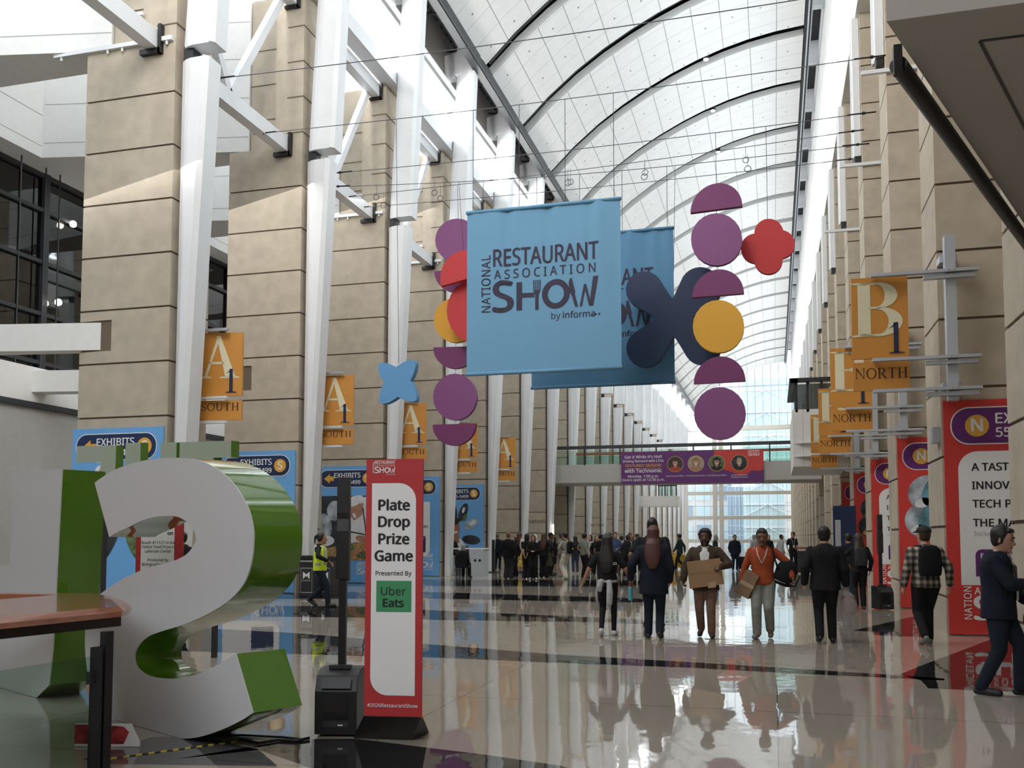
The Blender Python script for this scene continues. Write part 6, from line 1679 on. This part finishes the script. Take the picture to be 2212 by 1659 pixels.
C('person with brown bob behind the green-grey tee', spot(1276, 1240), 1.68, 160, 'l', ('bob', 'b'), ('shirt', LGR), ('trousers', BLK))
C('person with long brown hair facing the viewer beside the black-haired walker', spot(1289, 1243), 1.66, 200, 'l', ('long', 'b'), ('shirt', BLK), ('trousers', BLK))
C('person in a black tee seen over the dark-haired walker', spot(1298, 1246), 1.72, 10, 'm', ('short', 'k'), ('tee', BLK), ('trousers', BLK))
C('person in a dark suit with short black hair, back turned, head of the line', spot(1318, 1237), 1.80, 15, 'b', ('crop', 'k'), ('jacket', BLK), ('trousers', BLK), build=1.08)
C('person in a blue checked shirt with reddish hair facing the viewer', spot(1330, 1242), 1.80, 190, 'l', ('short', 'r'), ('shirt', BLU), ('trousers', KHA), SHB, hands=((-.1, .26, 1.08, -1, -.5, -.5), None))
C('person with hair in a tail and pale top behind the checked shirt', spot(1343, 1234), 1.66, 20, 'l', ('tail', 'k'), ('tee', LGR), ('trousers', BLK))
C('person in dark clothes stooping, between checked shirt and grey tee', spot(1352, 1245), 1.68, -40, 'b', ('crop', 'k'), ('jacket', BLK), ('trousers', BLK), lean=.15)
C('tall dark-skinned person with cropped hair behind the grey tee', spot(1361, 1236), 1.82, 190, 'd', ('crop', 'k'), ('shirt', CHR), ('trousers', CRM), SHB, .5, 1)
C('person in a grey tee and blue jeans with fair brown bob', spot(1366, 1238), 1.66, 10, 'l', ('bob', 'y'), ('tee', GRN), ('trousers', JEAN))
C('person in a dark cap and black top beside the navy coat', spot(1377, 1240), 1.72, 170, 'm', ('tail', 'k'), ('shirt', BLK), ('trousers', BLK), extras=(x_cap(CHR),))
C('person in dark green jacket striding before the bright window', spot(1469, 1231), 1.78, 75, 'm', ('short', 'k'), ('jacket', GRE), ('trousers', BLK), SHB, .95, 1)
C('grey-haired person in a dark top behind the cardigan wearer', spot(1546, 1232), 1.72, -100, 'l', ('bob', 'g'), ('tee', GRE), ('trousers', CHR), SHG, .5, 1, (None, (.22, .24, .95, 1, -.6, 0)))
r, f, k = C('person in a navy winter jacket pulling a dark suitcase', spot(1588, 1233), 1.70, 195, 'm', ('short', 'k'), ('coat', NVY), ('trousers', DJEAN), SHBR, build=1.1)
p = spot(1605, 1232); t = thing('suitcase', p, 'dark wheeled suitcase beside the navy winter jacket', 'suitcase'); mb = MB(); mb.box((p.x - .2, p.y - .12, .06), (p.x + .2, p.y + .12, .66)); put(mb.build('shell', CHR, bevel=.04), t)
mb = MB(); mb.tube([(p.x - .12, p.y + .1, .64), (p.x - .12, p.y + .1, 1.0), (p.x + .12, p.y + .1, 1.0), (p.x + .12, p.y + .1, .64)], .012, n=6); put(mb.build('pull_handle', SILVER), t)
for sx in (-.16, .16):
    mb = MB(); mb.ball((p.x + sx, p.y, .035), .035, 0, 10, 6); put(mb.build('wheel', BLACK, smooth=True), t)
C('person in a pale grey top behind the orange sweater', spot(1630, 1226), 1.72, 30, 'l', ('bob', 'g'), ('shirt', LGR), ('trousers', CHR))
C('person with long curly brown hair in black, right behind the orange sweater', spot(1661, 1228), 1.70, 190, 'l', ('long', 'b'), ('shirt', BLK), ('trousers', BLK))
C('person in a light grey top turning towards the black tee', spot(1688, 1229), 1.72, -60, 'm', ('crop', 'k'), ('shirt', LGR), ('shorts', LGR), SHG)
C('tall person in a black tee with white lanyard and badge', spot(1713, 1231), 1.84, 200, 'l', ('short', 'b'), ('tee', BLK), ('trousers', BLK), SHB, extras=(x_lanyard(WSH, True, 1.16),), head_turn=-60)
C('grey-haired person seated at the desk with a blue jacket on the chair', onZ(998, 1250) + Vector((0, .15, 0)), 1.68, 0, 'l', ('bob', 'g'), ('shirt', BLK), ('trousers', BLK), SHB, seated=True, extras=(lambda fr: Blob().stack([(0, -.20, z, .20, .06) for z in (.50, .65, .80, .9)]).build('draped_jacket', fab('blue_jacket', (.05, .07, .20)), fr['root'], None, .022),))
C('dark-haired person in grey with a lanyard standing behind the desk', onZ(976, 1238), 1.72, 185, 'm', ('short', 'k'), ('shirt', CHR), ('trousers', BLK), SHB, extras=(x_lanyard(RED_, True),))
p = onZ(998, 1250) + Vector((0, .15, 0)); t = thing('desk_chair', p, 'dark chair under the person seated at the desk', 'chair')
mb = MB(); mb.box((p.x - .24, p.y - .22, .42), (p.x + .24, p.y + .24, .47)); put(mb.build('seat', BLK, bevel=.015), t)
mb = MB(); mb.box((p.x - .24, p.y - .30, .50), (p.x + .24, p.y - .27, .92)); put(mb.build('backrest', BLK, bevel=.012), t)
for sx in (-1, 1):
    for sy in (-1, 1):
        mb = MB(); mb.tube([(p.x + sx * .21, p.y + sy * .2, 0), (p.x + sx * .21, p.y + sy * .2, .43)] + ([(p.x + sx * .21, p.y - .285, .85)] if sy < 0 else []), .013, n=6); put(mb.build('leg', BLACK), t)

# fuse every figure's limbs into one skin and store the result
bpy.context.view_layer.update()
dg = bpy.context.evaluated_depsgraph_get()
done = []
for o in PENDING: done.append((o, bpy.data.meshes.new_from_object(o.evaluated_get(dg), preserve_all_data_layers=False, depsgraph=dg)))
for o, me in done:
    old = o.data; o.modifiers.clear(); me.name = o.name; o.data = me
    if not me.materials: me.materials.append(old.materials[0])
    me.polygons.foreach_set('use_smooth', [True] * len(me.polygons)); bpy.data.meshes.remove(old)
